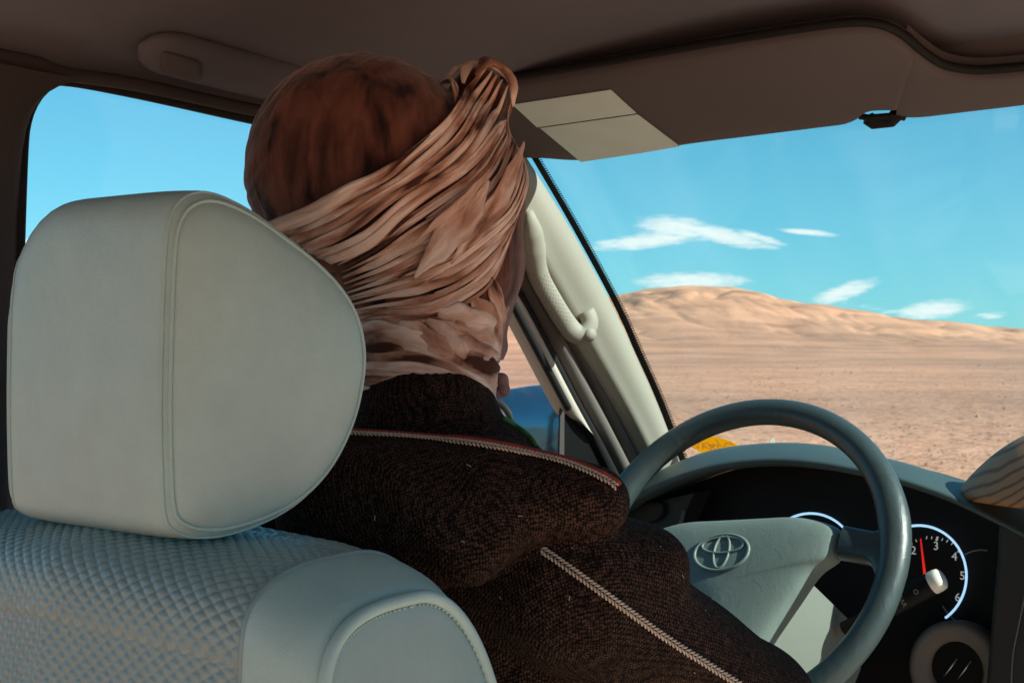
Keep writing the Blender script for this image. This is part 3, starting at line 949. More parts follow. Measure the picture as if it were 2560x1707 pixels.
    for k in (-.15, .15):
        mb.tube([c + ex * (rad * (k - .12)) + ez * (rad * -.2) + n * .001, c + ex * (rad * (k + .16)) + ez * (rad * .22) + n * .001], .0012, 6)
    mb.build('knob_blade', M['chrome'], dash)
    return dash


def text(s, loc, size, ex, ez, name, mat, parent, mirror=False, extrude=.0003, align='CENTER'):
    cu = bpy.data.curves.new('text', 'FONT')
    cu.body = s; cu.size = size; cu.align_x = align; cu.align_y = 'CENTER'; cu.extrude = extrude; cu.resolution_u = 3
    o = bpy.data.objects.new('text', cu); col.objects.link(o)
    bpy.context.view_layer.update()
    me = bpy.data.meshes.new_from_object(o.evaluated_get(bpy.context.evaluated_depsgraph_get()))
    bpy.data.objects.remove(o); bpy.data.curves.remove(cu)
    n = ex.cross(ez)
    for v in me.vertices:
        x, y, z = v.co
        v.co = loc + ex * (-x if mirror else x) + ez * y + n * z
    me.name = name
    me.materials.clear(); me.materials.append(mat)
    ob = bpy.data.objects.new(name, me)
    return link(ob, parent)


DASH = build_dash()


def build_screen_bits():
    # oval sticker seen from behind, its writing mirrored
    c = on(SCREEN, 1787, 1113, .0012)
    ex = Vector((1, 0, 0)); ez = Vector((0, -1, .855)).normalized()
    dep = (c - CAM).dot(FWD)
    a = 64 / FPX * dep / math.cos(math.radians(26)); b = 24 / FPX * dep / .60
    st = thing('windscreen_sticker', c, 'yellow oval sticker with mirrored lettering on the windscreen behind the steering wheel', 'sticker')
    mb = MB()
    mb.slab([c + ex * (a * math.cos(t)) + ez * (b * math.sin(t)) for t in np.linspace(0, 2 * math.pi, 48, endpoint=False)], SCREEN[1] * .0004)
    mb.build('sticker_sheet', M['sticker'], st, False)
    n_ = SCREEN[1] * .0008
    text('Auc.  TRAVAS', c + n_ - ez * b * .12, .020, ex, ez, 'sticker_lettering', M['sticker_text'], st, True, .0001)
    text('\u0639\u0637\u0644 \u0633\u0641\u0631', c + n_ + ez * b * .45, .020, ex, ez, 'sticker_lettering', M['sticker_text'], st, True, .0001)
    text('* - - - - *', c + n_ - ez * b * .68, .011, ex, ez, 'sticker_lettering', M['sticker_text'], st, True, .0001)
    w = on(SCREEN, 1934, 1106, .001)
    mb = MB()
    mb.slab([on(SCREEN, *q, .001) for q in ((1923, 1112), (1926, 1098), (1936, 1092), (1938, 1112))], SCREEN[1] * .0005)
    o = mb.build('white_patch', M['white'], None, False)  # small pale patch lying on the glass
    tag(o, 'tiny white patch low on the windscreen beside the yellow sticker', 'slip')


build_screen_bits()


def build_wood():
    c = Vector((-.476, 1.76, 1.352))
    mb = MB()
    R, H = .172, .100
    T_ = math.radians(48)
    prof = [(math.sin(t) / math.sin(T_), (math.cos(t) - math.cos(T_)) / (1 - math.cos(T_))) for t in np.linspace(T_, .02, 20)]
    rows = []
    for k, h in prof:
        rows.append([c + Vector((R * k * math.cos(t), R * .8 * k * math.sin(t), H * h)) for t in np.linspace(0, 2 * math.pi, 72, endpoint=False)])
    inner = []
    for k, h in prof[::-1]:
        inner.append([c + Vector((R * .95 * k * math.cos(t), R * .76 * k * math.sin(t), H * .93 * h)) for t in np.linspace(0, 2 * math.pi, 72, endpoint=False)])
    mb.grid(rows + inner, closeu=True, closev=True)
    o = mb.build('wooden_bowl', M['wood'])
    tag(o, 'upturned wooden bowl with curved grain lying on top of the dashboard', 'bowl')


build_wood()


# ------------------------------------------------------------------ sun visor and papers
def build_visor():
    v = thing('sun_visor', on(VISOR, 1750, 220), 'stowed brown sun visor under the roof above the windscreen', 'sun visor')
    back = [(1150, 232), (1290, 207), (1500, 172), (1750, 128), (2000, 88), (2100, 75), (2160, 73), (2215, 83), (2245, 97), (2262, 109), (2275, 120), (2288, 132)]
    front = [(1215, 395), (1340, 392), (1460, 398), (1600, 380), (1720, 358), (1900, 335), (2060, 315), (2110, 308), (2140, 296), (2160, 280), (2180, 273), (2240, 270)]
    a = spline(back, 70); b = spline(front, 70)
    P = []
    for i in range(70):
        p, q = on(VISOR, *a[i]), on(VISOR, *b[i])
        n = VISOR[1]
        row = [p - n * .014, p - n * .004]
        for t in (0.012, .03, .07, .15, .3, .5, .7, .85, .93, .97, .988):
            e = min(t, 1 - t)
            row.append(p.lerp(q, t) + n * (.007 * (1 - math.exp(-e / .03))))
        row += [q - n * .004, q - n * .012, p.lerp(q, .5) - n * .014]
        P.append(row)
    mb = MB(); mb.grid(P, closev=True)
    n0 = len(mb.v)
    mb.f.append(list(range(len(P[0]))))
    mb.f.append([69 * len(P[0]) + k for k in range(len(P[0]))][::-1])
    mb.build('visor_panel', M['visor'], v)
    mb = MB()
    mb.tube([on(VISOR, 2150, 287, .002), on(VISOR, 2175, 286, .004), on(VISOR, 2235, 281, .004), on(VISOR, 2262, 290, .002)], .0035, 10)
    mb.tube([on(VISOR, 2172, 292, .002), on(VISOR, 2183, 297, .004), on(VISOR, 2230, 292, .004), on(VISOR, 2242, 282, .002)], .0075, 12)
    mb.build('visor_clip', M['rubber'], v)
    # papers tucked under the visor
    mb = MB(); mb.slab([on(VISOR, *q, .0078) for q in ((1285, 246), (1530, 208), (1594, 267), (1346, 303))], VISOR[1] * .0006)
    tag(mb.build('paper_card', M['card'], None, False), 'smaller pale card on the sun visor, on the side towards the roof', 'card')
    mb = MB(); mb.slab([on(VISOR, *q, .0078) for q in ((1354, 305), (1597, 270), (1702, 350), (1600, 368), (1455, 390))], VISOR[1] * .0006)
    tag(mb.build('paper_card', M['card'], None, False), 'larger pale card on the sun visor, on the side towards the windscreen', 'card')


build_visor()


# ------------------------------------------------------------------ steering wheel
WC = Vector((-.803, 1.4515, 1.292)); WT = math.radians(30.8); WR = .192
WEX = Vector((1, 0, 0)); WN = Vector((0, -math.cos(WT), math.sin(WT))); WEZ = Vector((0, math.sin(WT), math.cos(WT)))
WHEELP = (WC, WN)


def wp(a, b, n=0.0):
    return WC + WEX * a + WEZ * b + WN * n


def build_wheel():
    w = thing('steering_wheel', wp(0, 0, -.05), 'grey leather steering wheel with oval emblem in front of the driver', 'steering wheel')
    mb = MB()
    P = []
    for t in np.linspace(0, 2 * math.pi, 160, endpoint=False):
        c = wp(WR * math.cos(t), WR * math.sin(t)); d = WEX * math.cos(t) + WEZ * math.sin(t)
        thick = 1.0 + .10 * (math.exp(-((t - .3) / .25) ** 2) + math.exp(-((t - (math.pi - .3)) / .25) ** 2))
        row = []
        for k in range(20):
            p = 2 * math.pi * k / 20
            row.append(c + d * (.0165 * thick * math.cos(p)) + WN * (.0150 * thick * math.sin(p)))
        P.append(row)
    mb.grid(P, True, True)
    mb.build('rim', M['wheel'], w)
    # airbag pad
    def wl(x, y, n):
        p = on((WC + WN * n, WN), x, y); d = p - WC
        return d.dot(WEX), d.dot(WEZ)
    out_px = [(1640, 1376), (1700, 1342), (1800, 1308), (1900, 1287), (1985, 1283), (2050, 1293), (2098, 1310), (2103, 1318), (2095, 1360), (2086, 1392), (2060, 1398), (2035, 1418), (1995, 1478), (1945, 1550), (1885, 1640), (1840, 1715)]
    R_ = [wl(x, y, .008) for x, y in out_px]
    Rr = [p for p in R_ if p[0] > .0]
    topc = wl(1837, 1300, .008)[1]
    right = [p for p in R_ if p[0] >= 0.01]
    TURN = math.radians(8)
    ct, st_ = math.cos(2 * TURN), math.sin(2 * TURN)
    refl = lambda p: (-p[0] * ct - p[1] * st_, -p[0] * st_ + p[1] * ct)      # mirrored about the turned wheel's own upright
    outline = right + [(.03, right[-1][1] - .012), (-.03, right[-1][1] - .012)] + [refl(p) for p in right[::-1]]
    o = spline(outline, 120, True)
    cx, cy = 0.0, float(np.mean(o[:, 1]))
    mb = MB(); P = []
    for k, h in ((1.0, -.022), (1.0, -.010), (1.0, -.001), (.99, .004), (.965, .0075), (.93, .0105), (.86, .0135), (.78, .0155), (.68, .0172), (.56, .0187), (.42, .020), (.28, .021), (.14, .0215), (.04, .0217)):
        P.append([wp(cx + (a - cx) * k, cy + (b - cy) * k, h) for a, b in o])
    mb.grid(P, closev=True)
    mb.f.append([len(mb.v) - 120 + k for k in range(120)])
    pad = mb.build('airbag_pad', M['hub'], w)
    sm = pad.modifiers.new('smooth', 'SMOOTH'); sm.factor = .6; sm.iterations = 12
    bpy.context.view_layer.update()
    bv = BVHTree.FromObject(pad, bpy.context.evaluated_depsgraph_get())
    # emblem: three interlocking ovals raised on the pad
    ec = wl(1803, 1380, .020)
    def oval(cx_, cy_, ra, rb, r, n=56):
        mbx = MB(); pts = []; nr = []
        for t in np.linspace(0, 2 * math.pi, n, endpoint=False):
            ea, eb = cx_ + ra * math.cos(t), cy_ + rb * math.sin(t)
            q = wp(ec[0] + ea * math.cos(TURN) - eb * math.sin(TURN), ec[1] + ea * math.sin(TURN) + eb * math.cos(TURN), .08)
            h = bv.ray_cast(q, -WN)
            pts.append((h[0] if h[0] else q - WN * .06) + WN * .0006)
        pts.append(pts[0]); mbx.tube(pts, r, 8, .9, WN, cap=False)
        mbx.build('emblem_oval', M['hub'], pad)
    oval(0, 0, .0345, .0235, .0022)
    oval(0, .0010, .0095, .0215, .0017)
    oval(0, .0095, .0265, .0105, .0017)
    # spokes: side spokes flow into the rim, two lower ones under the pad
    for s in (1, -1):
        mb = MB(); P = []
        yt, yb = wl(2105, 1316, 0)[1], wl(2090, 1394, 0)[1]
        x0 = wl(2108, 1350, 0)[0]
        for t in np.linspace(0, 1, 14):
            x = x0 + (WR - .004 - x0) * t
            fl = .045 * max(0, (t - .55) / .45) ** 2.2
            top_, bot_ = yt + fl - .006 * t, yb - fl * 1.1 - .004 * t
            row = []
            for k in range(16):
                p = 2 * math.pi * k / 16
                cc, ss = math.cos(p), math.sin(p)
                yy = (top_ + bot_) / 2 + (top_ - bot_) / 2 * math.copysign(abs(cc) ** .55, cc)
                row.append(wp(*((x, yy) if s > 0 else refl((x, yy))), -.002 + .0125 * math.copysign(abs(ss) ** .6, ss)))
            P.append(row)
        mb.grid(P, closev=True)
        mb.build('spoke', M['wheel'], w)
        mb = MB()
        mb.tube([wp(s * .035, -.09, -.012), wp(s * .055, -.14, -.010), wp(s * .068, -.178, -.002)], [.016, .014, .014], 14, .6, WN)
        mb.build('spoke', M['wheel'], w)
    # column shroud and stalks belong to the column of the car
    R = Matrix((WEX, WEZ, WN)).transposed()
    mb = MB()
    prof = [(.058, .022), (.062, -.02), (.050, -.085), (.02, -.098), (-.02, -.098), (-.050, -.085), (-.062, -.02), (-.058, .022), (-.03, .034), (.03, .034)]
    mb.grid([[wp(a * k, b * k - .012, n) for a, b in prof] for n, k in ((-.035, .80), (-.040, .97), (-.045, 1.0), (-.20, 1.04), (-.26, 1.04))], closev=True)
    mb.f.append(list(range(10)))
    sh = mb.build('steering_column', M['shroud'], car, True, 35)
    mb = MB()
    mb.tube([wp(0, -.01, .0), wp(0, -.01, -.05)], [.03, .045], 20)
    mb.build('column_hub', M['black'], sh)
    e = at(2352, 1446, 1.640); b0 = at(2110, 1572, 1.70)
    d = (e - b0).normalized()
    mb = MB(); mb.tube([b0, b0.lerp(e, .35), b0.lerp(e, .40), e - d * .012], [.009, .009, .0135, .0135], 20)
    sk = mb.build('wiper_stalk', M['black'], sh, True, 40)
    mb = MB(); mb.tube([e - d * .012, e - d * .004, e + d * .001, e + d * .003], [.0136, .0136, .0125, .0095], 24)
    mb.build('stalk_cap', M['knob'], sh, True, 50)
    up_ = (Vector((0, 0, 1)) - d * d.z).normalized()
    fr = (-(e - CAM)).normalized(); nn = (fr - d * fr.dot(d)).normalized()
    side = nn.cross(d)
    for i, s in enumerate(('O', 'REAR', '[ ]')):
        text(s, e - d * (.030 + .020 * i) + nn * .0138, .008, -side if (-side).dot(RIGHT) > 0 else side, d * (1 if d.dot(UP) > 0 else -1), 'stalk_marking', M['print'], sh)


build_wheel()


# ------------------------------------------------------------------ driver's seat
SX = -.80


def build_seat():
    seat = thing('driver_seat', (SX, .72, .52), "grey quilted leather driver's seat with large headrest", 'seat')
    X0 = -1.03
    st_x = [X0 - .02, X0, -.98, -.80, -.66, -.628, -.60, -.583, -.575]
    st_b = [.575, .556, .540, .526, .540, .547, .551, .555, .560]
    st_f = [.72, .73, .735, .738, .738, .736, .73, .722, .716]
    st_t = [1.38, 1.40, 1.415, 1.424, 1.416, 1.411, 1.402, 1.395, 1.390]
    def prof(x, t):
        """t 0..1 from low on the rear face over the top to the front face"""
        yb, yf, zt = (float(np.interp(x, st_x, s)) for s in (st_b, st_f, st_t))
        yc, a = (yb + yf) / 2, (yf - yb) / 2
        if t < .5:
            z = .75 + (zt - .055 - .75) * (t / .5)
            return Vector((x, yb - (1.35 - z) * .10 + (0.0 if z > 1.3 else 0), z))
        if t > .9:
            z = zt - .20 - (t - .9) / .1 * .45
            return Vector((x, yc + a * 1.25 - (zt - .20 - z) * .16, z))
        u = (t - .5) / .4 * math.pi
        c, s = math.cos(u), math.sin(u)
        z = zt - .055 + .055 * abs(s) ** .62
        if c < 0:
            return Vector((x, yc + a * 1.25 * abs(c), zt - .20 + .20 * abs(s)))
        y = yc - a * abs(c) ** .62
        return Vector((x, y - (1.35 - z) * .10 * (1 if t < .7 else 1.6) * (1 if z < 1.35 else .4), z))
    def sheet(xa, xb, nx, t0, t1, nt, fn=None):
        P = []
        for x in np.linspace(xa, xb, nx):
            row = [prof(x, t) for t in np.linspace(t0, t1, nt)]
            P.append(row)
        return P
    # quilted cover: rear face and top of the backrest, tufts really sunk
    xs = np.linspace(X0, -.628, 400); ts = np.concatenate([np.linspace(.30, .40, 10)[:-1], np.linspace(.40, .50, 120)[:-1], np.linspace(.50, .80, 200), np.linspace(.80, 1.0, 12)[1:]])
    prof_mid = [prof(-.80, t) for t in ts]
    arc = np.concatenate([[0], np.cumsum([(prof_mid[i + 1] - prof_mid[i]).length for i in range(len(prof_mid) - 1)])])
    P = []
    for x in xs:
        row = [prof(x, t) for t in ts]
        new = []
        edge = min(1, (-.628 - x) / .006) if x > -.8 else 1
        for j, p in enumerate(row):
            a, b = row[max(j - 1, 0)], row[min(j + 1, len(row) - 1)]
            tg = (b - a).normalized(); n = Vector((-1, 0, 0)).cross(tg)
            n = n if (n.y < 0 or n.z > 0) else -n
            wob = .0007 * mnoise.noise(Vector((x * 60, arc[j] * 60, 0)))
            su = (x + wob) / .0118; sv = (arc[j] + wob) / .0092
            q = abs(math.sin(math.pi * (su + sv)) * math.sin(math.pi * (su - sv)))
            k = 1.0 if .40 < ts[j] < .82 else .3
            new.append(p + n * (.0017 * (q ** .45 - .6) * edge * k))
        P.append(new)
    mb = MB(); mb.grid(P)
    back = mb.build('backrest', M['leather_quilt'], seat)
    # plain strip
    P = []
    for x in np.linspace(-.6285, -.5745, 26):
        u = (x + .6285) / .054
        row = []
        ring = [prof(x, t) for t in np.linspace(.30, 1.0, 130)]
        cen = Vector((x, .64, 1.30))
        for p in ring:
            row.append(p + (p - cen).normalized() * (.0030 * math.sin(math.pi * min(1, u * 1.0)) ** .6 + .0008))
        P.append(row)
    mb = MB(); mb.grid(P); mb.build('bolster_strip', M['leather'], seat)
    # side panel inside the piping
    ring = [prof(-.575, t) for t in np.linspace(.30, 1.0, 130)]
    c = Vector((-.575, .64, 1.10))
    P = []
    for k, h in ((1.0, 0.0), (.985, .002), (.95, .004), (.85, .006), (.65, .008), (.35, .008), (.0, .008)):
        P.append([Vector((p.x + h, c.y + (p.y - c.y) * k, c.z + (p.z - c.z) * k)) for p in ring])
    mb = MB(); mb.grid(P); mb.build('side_bolster', M['leather_side'], seat)
    mb = MB(); mb.tube([p + Vector((.002, 0, .0005)) for p in ring], .0042, 12); mb.build('piping', M['leather'], seat)
    mb = MB(); mb.tube([prof(-.628, t) + Vector((0, 0, .0005)) for t in np.linspace(.3, 1, 130)], .0022, 8); mb.build('piping', M['leather_quilt'], seat)
    # stitches along the inside of the side panel
    mb = MB()
    ins = [Vector((p.x + .0030, c.y + (p.y - c.y) * .965, c.z + (p.z - c.z) * .985)) for p in [prof(-.575, t) for t in np.linspace(.45, .95, 200)]]
    for i in range(0, 198, 2):
        mb.tube([ins[i], ins[i + 1]], .0007, 5)
    tag(mb.build('stitching', M['leather'], seat), kind='stuff')
    # front side of backrest, left cap and cushion, hidden from here but there
    mb = MB(); mb.box((SX, .70, 1.05), .20, .05, .28); bevel(mb.build('backrest_front', M['leather'], seat, False), .03, 3)
    ring = [prof(X0, t) for t in np.linspace(.30, 1.0, 60)]
    mb = MB(); mb.grid([[Vector((X0 - h, .64 + (p.y - .64) * k, 1.1 + (p.z - 1.1) * k)) for p in ring] for k, h in ((1, 0), (.95, .008), (.6, .016), (0, .016))]); mb.build('side_bolster', M['leather_side'], seat)
    mb = MB(); mb.box((SX, .98, .80), .24, .27, .07); bevel(mb.build('seat_cushion', M['leather'], seat, False), .04, 4)
    mb = MB(); mb.box((SX, .90, .615), .20, .22, .115); mb.build('seat_base', M['dash_dark'], seat, False)

    # headrest: side panels from the photographed D outline, mirrored about the seat's middle
    xb, yb = -.709, .566
    SIDEP = plane_((xb, yb, 1.5), (.14, -.045, 0))
    D = [(424, 1290), (416, 1150), (414, 1000), (417, 850), (422, 700), (428, 600), (438, 540), (462, 498), (505, 478), (560, 486), (640, 526), (720, 584), (800, 648), (862, 716), (902, 790), (919, 880), (912, 970), (890, 1060), (850, 1150), (800, 1220), (740, 1272), (660, 1314), (570, 1342), (495, 1346), (446, 1328)]
    N = 140
    o = [Vector(p) for p in spline([on(SIDEP, *q) for q in D], N, True)]
    cen = sum(o, Vector()) / N
    mir = lambda p: Vector((2 * SX - p.x, p.y, p.z))
    rows = []
    ss = np.concatenate([[-1, -.995, -.98, -.95, -.9], np.linspace(-.8, .8, 17), [.9, .95, .98, .995, 1]])
    for s in ss:
        row = []
        e = 1 - abs(s)
        k = 1.0 + .022 * (1 - abs(s) ** 4) - .055 * max(0, 1 - e / .10) ** 2.2
        for p in o:
            q = mir(p).lerp(p, (s + 1) / 2)
            cc = mir(cen).lerp(cen, (s + 1) / 2)
            d = q - cc
            r = cc + Vector((0, d.y, d.z)) * k + Vector((d.x, 0, 0))
            if s < -.2 and d.z > .03 and d.y < .03:
                r.z -= .034 * ((-.2 - s) / .8) ** 3 * min(1, (d.z - .03) / .05)
            row.append(r)
        rows.append(row)
    mb = MB(); mb.grid(rows, closev=True)
    head = mb.build('headrest', M['leather'], seat)
    for s, end in ((1, rows[-1]), (-1, rows[0])):
        cc = sum(end, Vector()) / N
        nrm = Vector((s * .14, -.045, 0)).normalized()
        P = []
        for k, h in ((1.0, -.0010), (.985, .0016), (.96, .0038), (.9, .0065), (.75, .0105), (.5, .0135), (.2, .0145), (.0, .0146)):
            P.append([cc + (p - cc) * k + nrm * h for p in end])
        mb = MB(); mb.grid(P, closev=True)
        mb.build('headrest_side', M['leather'], head)
        mb = MB(); mb.tube([p + nrm * .0012 for p in end] + [end[0] + nrm * .0012], .0014, 8, cap=False)
        mb.build('headrest_piping', M['leather'], head)
        mb = MB(); i2 = rows[-4] if s > 0 else rows[3]
        mb.tube([p + (p - cen).normalized() * .0004 for p in i2] + [i2[0]], .0009, 8, cap=False)
        mb.build('headrest_piping', M['leather'], head)
    for s in (-1, 1):
        mb = MB(); mb.tube([Vector((SX + s * .06, .625, 1.47)), Vector((SX + s * .06, .63, 1.38))], .006, 12)
        mb.build('headrest_post', M['chrome'], head)


build_seat()


# ------------------------------------------------------------------ the driver
def capsule(P, a, b, ra, rb):
    a = np.array(a); b = np.array(b); ab = b - a
    t = np.clip(((P - a) @ ab) / (ab @ ab), 0, 1)
    return np.linalg.norm(P - (a + t[..., None] * ab), axis=-1) - (ra + (rb - ra) * t)


def ellipsoid(P, c, r, R=None):
    d = P - np.array(c)
    if R is not None: d = d @ np.array(R)
    k = np.linalg.norm(d / np.array(r), axis=-1)
    return (k - 1) * min(r)


def smin(a, b, k):
    h = np.clip(.5 + .5 * (b - a) / k, 0, 1)
    return b * (1 - h) + a * h - k * h * (1 - h)


def surface_nets(f, lo, hi, h):
    lo = np.array(lo); n = np.ceil((np.array(hi) - lo) / h).astype(int) + 1
    g = np.stack(np.meshgrid(*[lo[i] + h * np.arange(n[i]) for i in range(3)], indexing='ij'), -1)
    F = np.empty(n)
    for i in range(n[0]): F[i] = f(g[i])
    S = F < 0
    c = np.zeros(n - 1, int)
    for dx in (0, 1):
        for dy in (0, 1):
            for dz in (0, 1):
                c += S[dx:n[0] - 1 + dx, dy:n[1] - 1 + dy, dz:n[2] - 1 + dz]
    cells = np.argwhere((c > 0) & (c < 8))
    idx = -np.ones(n - 1, int); idx[tuple(cells.T)] = np.arange(len(cells))
    acc = np.zeros((len(cells), 3)); cnt = np.zeros(len(cells))
    corner = [(x, y, z) for x in (0, 1) for y in (0, 1) for z in (0, 1)]
    for a in corner:
        for ax in range(3):
            if a[ax]: continue
            b = list(a); b[ax] = 1
            fa = F[tuple((cells + a).T)]; fb = F[tuple((cells + b).T)]
            m = (fa < 0) != (fb < 0)
            t = np.where(m, fa / np.where(m, fa - fb, 1), 0)
            p = np.repeat(np.array(a, float)[None], len(cells), 0); p[:, ax] = t
            acc[m] += p[m]; cnt[m] += 1
    V = lo + h * (cells + acc / cnt[:, None])
    faces = []
    for ax in range(3):
        u, v = (ax + 1) % 3, (ax + 2) % 3
        A = [slice(None)] * 3; B = [slice(None)] * 3
        A[ax] = slice(0, -1); B[ax] = slice(1, None)
        e = np.argwhere(S[tuple(A)] != S[tuple(B)])
        ok = (e[:, u] > 0) & (e[:, v] > 0) & (e[:, u] < n[u] - 1) & (e[:, v] < n[v] - 1)
        e = e[ok]
        flip = S[tuple(e.T)]
        def cell(du, dv):
            q = e.copy(); q[:, u] -= du; q[:, v] -= dv
            return idx[tuple(q.T)]
        q = np.stack([cell(0, 0), cell(1, 0), cell(1, 1), cell(0, 1)], 1)
        q[~flip] = q[~flip][:, ::-1]
        faces.append(q)
    return V, np.concatenate(faces)


def np3(v): return np.array((v.x, v.y, v.z))


HD = 1.20
rm = lambda px, d: px / FPX * d
# masses of the wrapped head, (pixel, depth, radius)
MASS = [((905, 427), 1.20, 291), ((1055, 500), 1.235, 262), ((1195, 245), 1.255, 74), ((1070, 660), 1.225, 232), ((1075, 820), 1.215, 172), ((1065, 960), 1.20, 178)]
MC = [(np3(at(*p, d)), rm(r, d)) for p, d, r in MASS]


def head_sdf(P):
    d = None
    for i, (c, r) in enumerate(MC):
        e = np.linalg.norm(P - c, axis=-1) - r
        d = e if d is None else smin(d, e, .018)
    return d


def head_hit(x, y, sdf=head_sdf):
    d = np3(ray(x, y)); d /= np.linalg.norm(d); o = np3(CAM)
    t = .9; best = (1e9, t)
    for _ in range(60):
        s = float(sdf(o + d * t))
        if s < best[0]: best = (s, t)
        if s < .0003: break
        t += max(s * .8, .0008)
        if t > 1.6: break
    p = o + d * best[1]
    e = 1e-3
    g = np.array([float(sdf(p + np.eye(3)[k] * e) - sdf(p - np.eye(3)[k] * e)) for k in range(3)])
    g /= np.linalg.norm(g) + 1e-9
    if best[0] > 0: p = p - g * best[0]
    return Vector(p), Vector(g)


def add_flow(o, flow):
    a = o.data.attributes.new('flow', 'FLOAT_VECTOR', 'POINT')
    a.data.foreach_set('vector', np.array(flow, np.float32).ravel())


FOLD_ID = [0]


def fold(mb, flow, px, w, h=.5, lift=0.0, tilt=.35, n=22, m=60, taper=(.25, .25), rag=.18, flip=None, wrk=1.0):
    """one pleat of cloth lying on the wrapped head: px path, half width in pixels"""
    FOLD_ID[0] += 1; seed = FOLD_ID[0] * 3.7
    if flip is None: flip = random.random() < .25
    q = spline(px, m)
    pts, nr = [], []
    for x, y in q:
        p, g = head_hit(x, y); pts.append(p); nr.append(g)
    for _ in range(2):
        pts = [pts[0]] + [(pts[i - 1] + pts[i] * 2 + pts[i + 1]) / 4 for i in range(1, m - 1)] + [pts[-1]]
        nr = [nr[0]] + [((nr[i - 1] + nr[i] * 2 + nr[i + 1]) / 4).normalized() for i in range(1, m - 1)] + [nr[-1]]
    rings = []
    L = 0
    ww = w if isinstance(w, (list, tuple)) else [w]
    wi = np.interp(np.linspace(0, 1, m), np.linspace(0, 1, len(ww)), ww) if len(ww) > 1 else [ww[0]] * m
    base = len(mb.v)
    for i in range(m):
        t = (pts[min(i + 1, m - 1)] - pts[max(i - 1, 0)])
        L += t.length / 2
        t.normalize()
        nn = (nr[i] - t * nr[i].dot(t)).normalized(); b = t.cross(nn)
        u = i / (m - 1)
        tp = min(1, .25 + (u / taper[0]) * .75 if taper[0] else 1) * min(1, .25 + ((1 - u) / taper[1]) * .75 if taper[1] else 1)
        dep = (pts[i] - CAM).dot(FWD)
        W = rm(wi[i], dep) * tp * (1 + rag * mnoise.noise(Vector((u * 5, seed, 0))))
        H = W * h * (1 + .35 * mnoise.noise(Vector((u * 4, seed, 5))))
        off = W * .25 * mnoise.noise(Vector((u * 6, seed, 9)))
        tl = tilt * .25 + .18 * mnoise.noise(Vector((u * 3, seed, 2)))
        ring = []
        half = n // 2
        for k in range(n):
            # top from the tucked edge (-1) to the free edge (+1), then back along the underside
            c = -1 + 2 * k / half if k <= half else 1 - 2 * (k - half) / (n - half)
            v = (c + 1) / 2
            body = math.sin(math.pi / 2 * min(1, v / .82)) ** .8 if v < .82 else math.sqrt(max(0, 1 - ((v - .82) / .30) ** 2))
            wr = .20 * math.sin(c * 7.5 + seed + 2.5 * mnoise.noise(Vector((u * 3, seed, 4)))) + .32 * mnoise.noise(Vector((u * 10, c * 2.6, seed)))
            nx = H * (body + wrk * wr * min(1, 2.2 * v + .1))
            if k > half: nx -= min(.0022, .5 * W) * math.sqrt(max(0, 1 - c * c)) + .0004 + .25 * H * (1 - v)
            bx = W * c * (1 if flip else -1)
            ring.append(pts[i] + b * (off + bx * math.cos(tl) - nx * math.sin(tl)) + nn * (lift + bx * math.sin(tl) * .4 + nx * math.cos(tl) - .0012))
            flow.append((L, W * c + seed, seed))
        rings.append(ring)
    mb.grid(rings, closev=True)
    b0 = base
    mb.f.append([b0 + k for k in range(n)][::-1]); mb.f.append([b0 + (m - 1) * n + k for k in range(n)])


def family(mb, flow, top, bot, fr, wk=.62, stagger=0, **kw):
    """pleats spread between two guide curves; fr = fractions with gaps giving widths"""
    A, B = spline(top, 40), spline(bot, 40)
    dist = np.linalg.norm(A - B, axis=1)
    for i, f in enumerate(fr):
        g = (fr[i + 1] - f) if i + 1 < len(fr) else (f - fr[i - 1])
        g0 = (f - fr[i - 1]) if i else g
        gap = (g + g0) / 2
        sd = random.uniform(0, 99)
        ff = [f + gap * .8 * mnoise.noise(Vector((k / 40 * 2.6, sd, 0))) for k in range(40)]
        k0 = random.choice((6, 9, 12, 15)) if stagger and i % stagger else 0
        boost = 1.0 if not stagger else (1.5 if k0 == 0 else 1.0)
        path = [tuple(A[k] * (1 - ff[k]) + B[k] * ff[k]) for k in range(k0, 40, 3)] + [tuple(A[39] * (1 - f) + B[39] * f)]
        w = [max(5.0, dist[k] * gap * wk * (boost if k < 14 else 1)) for k in range(k0, 40, 3)]
        fold(mb, flow, path, w, **kw)


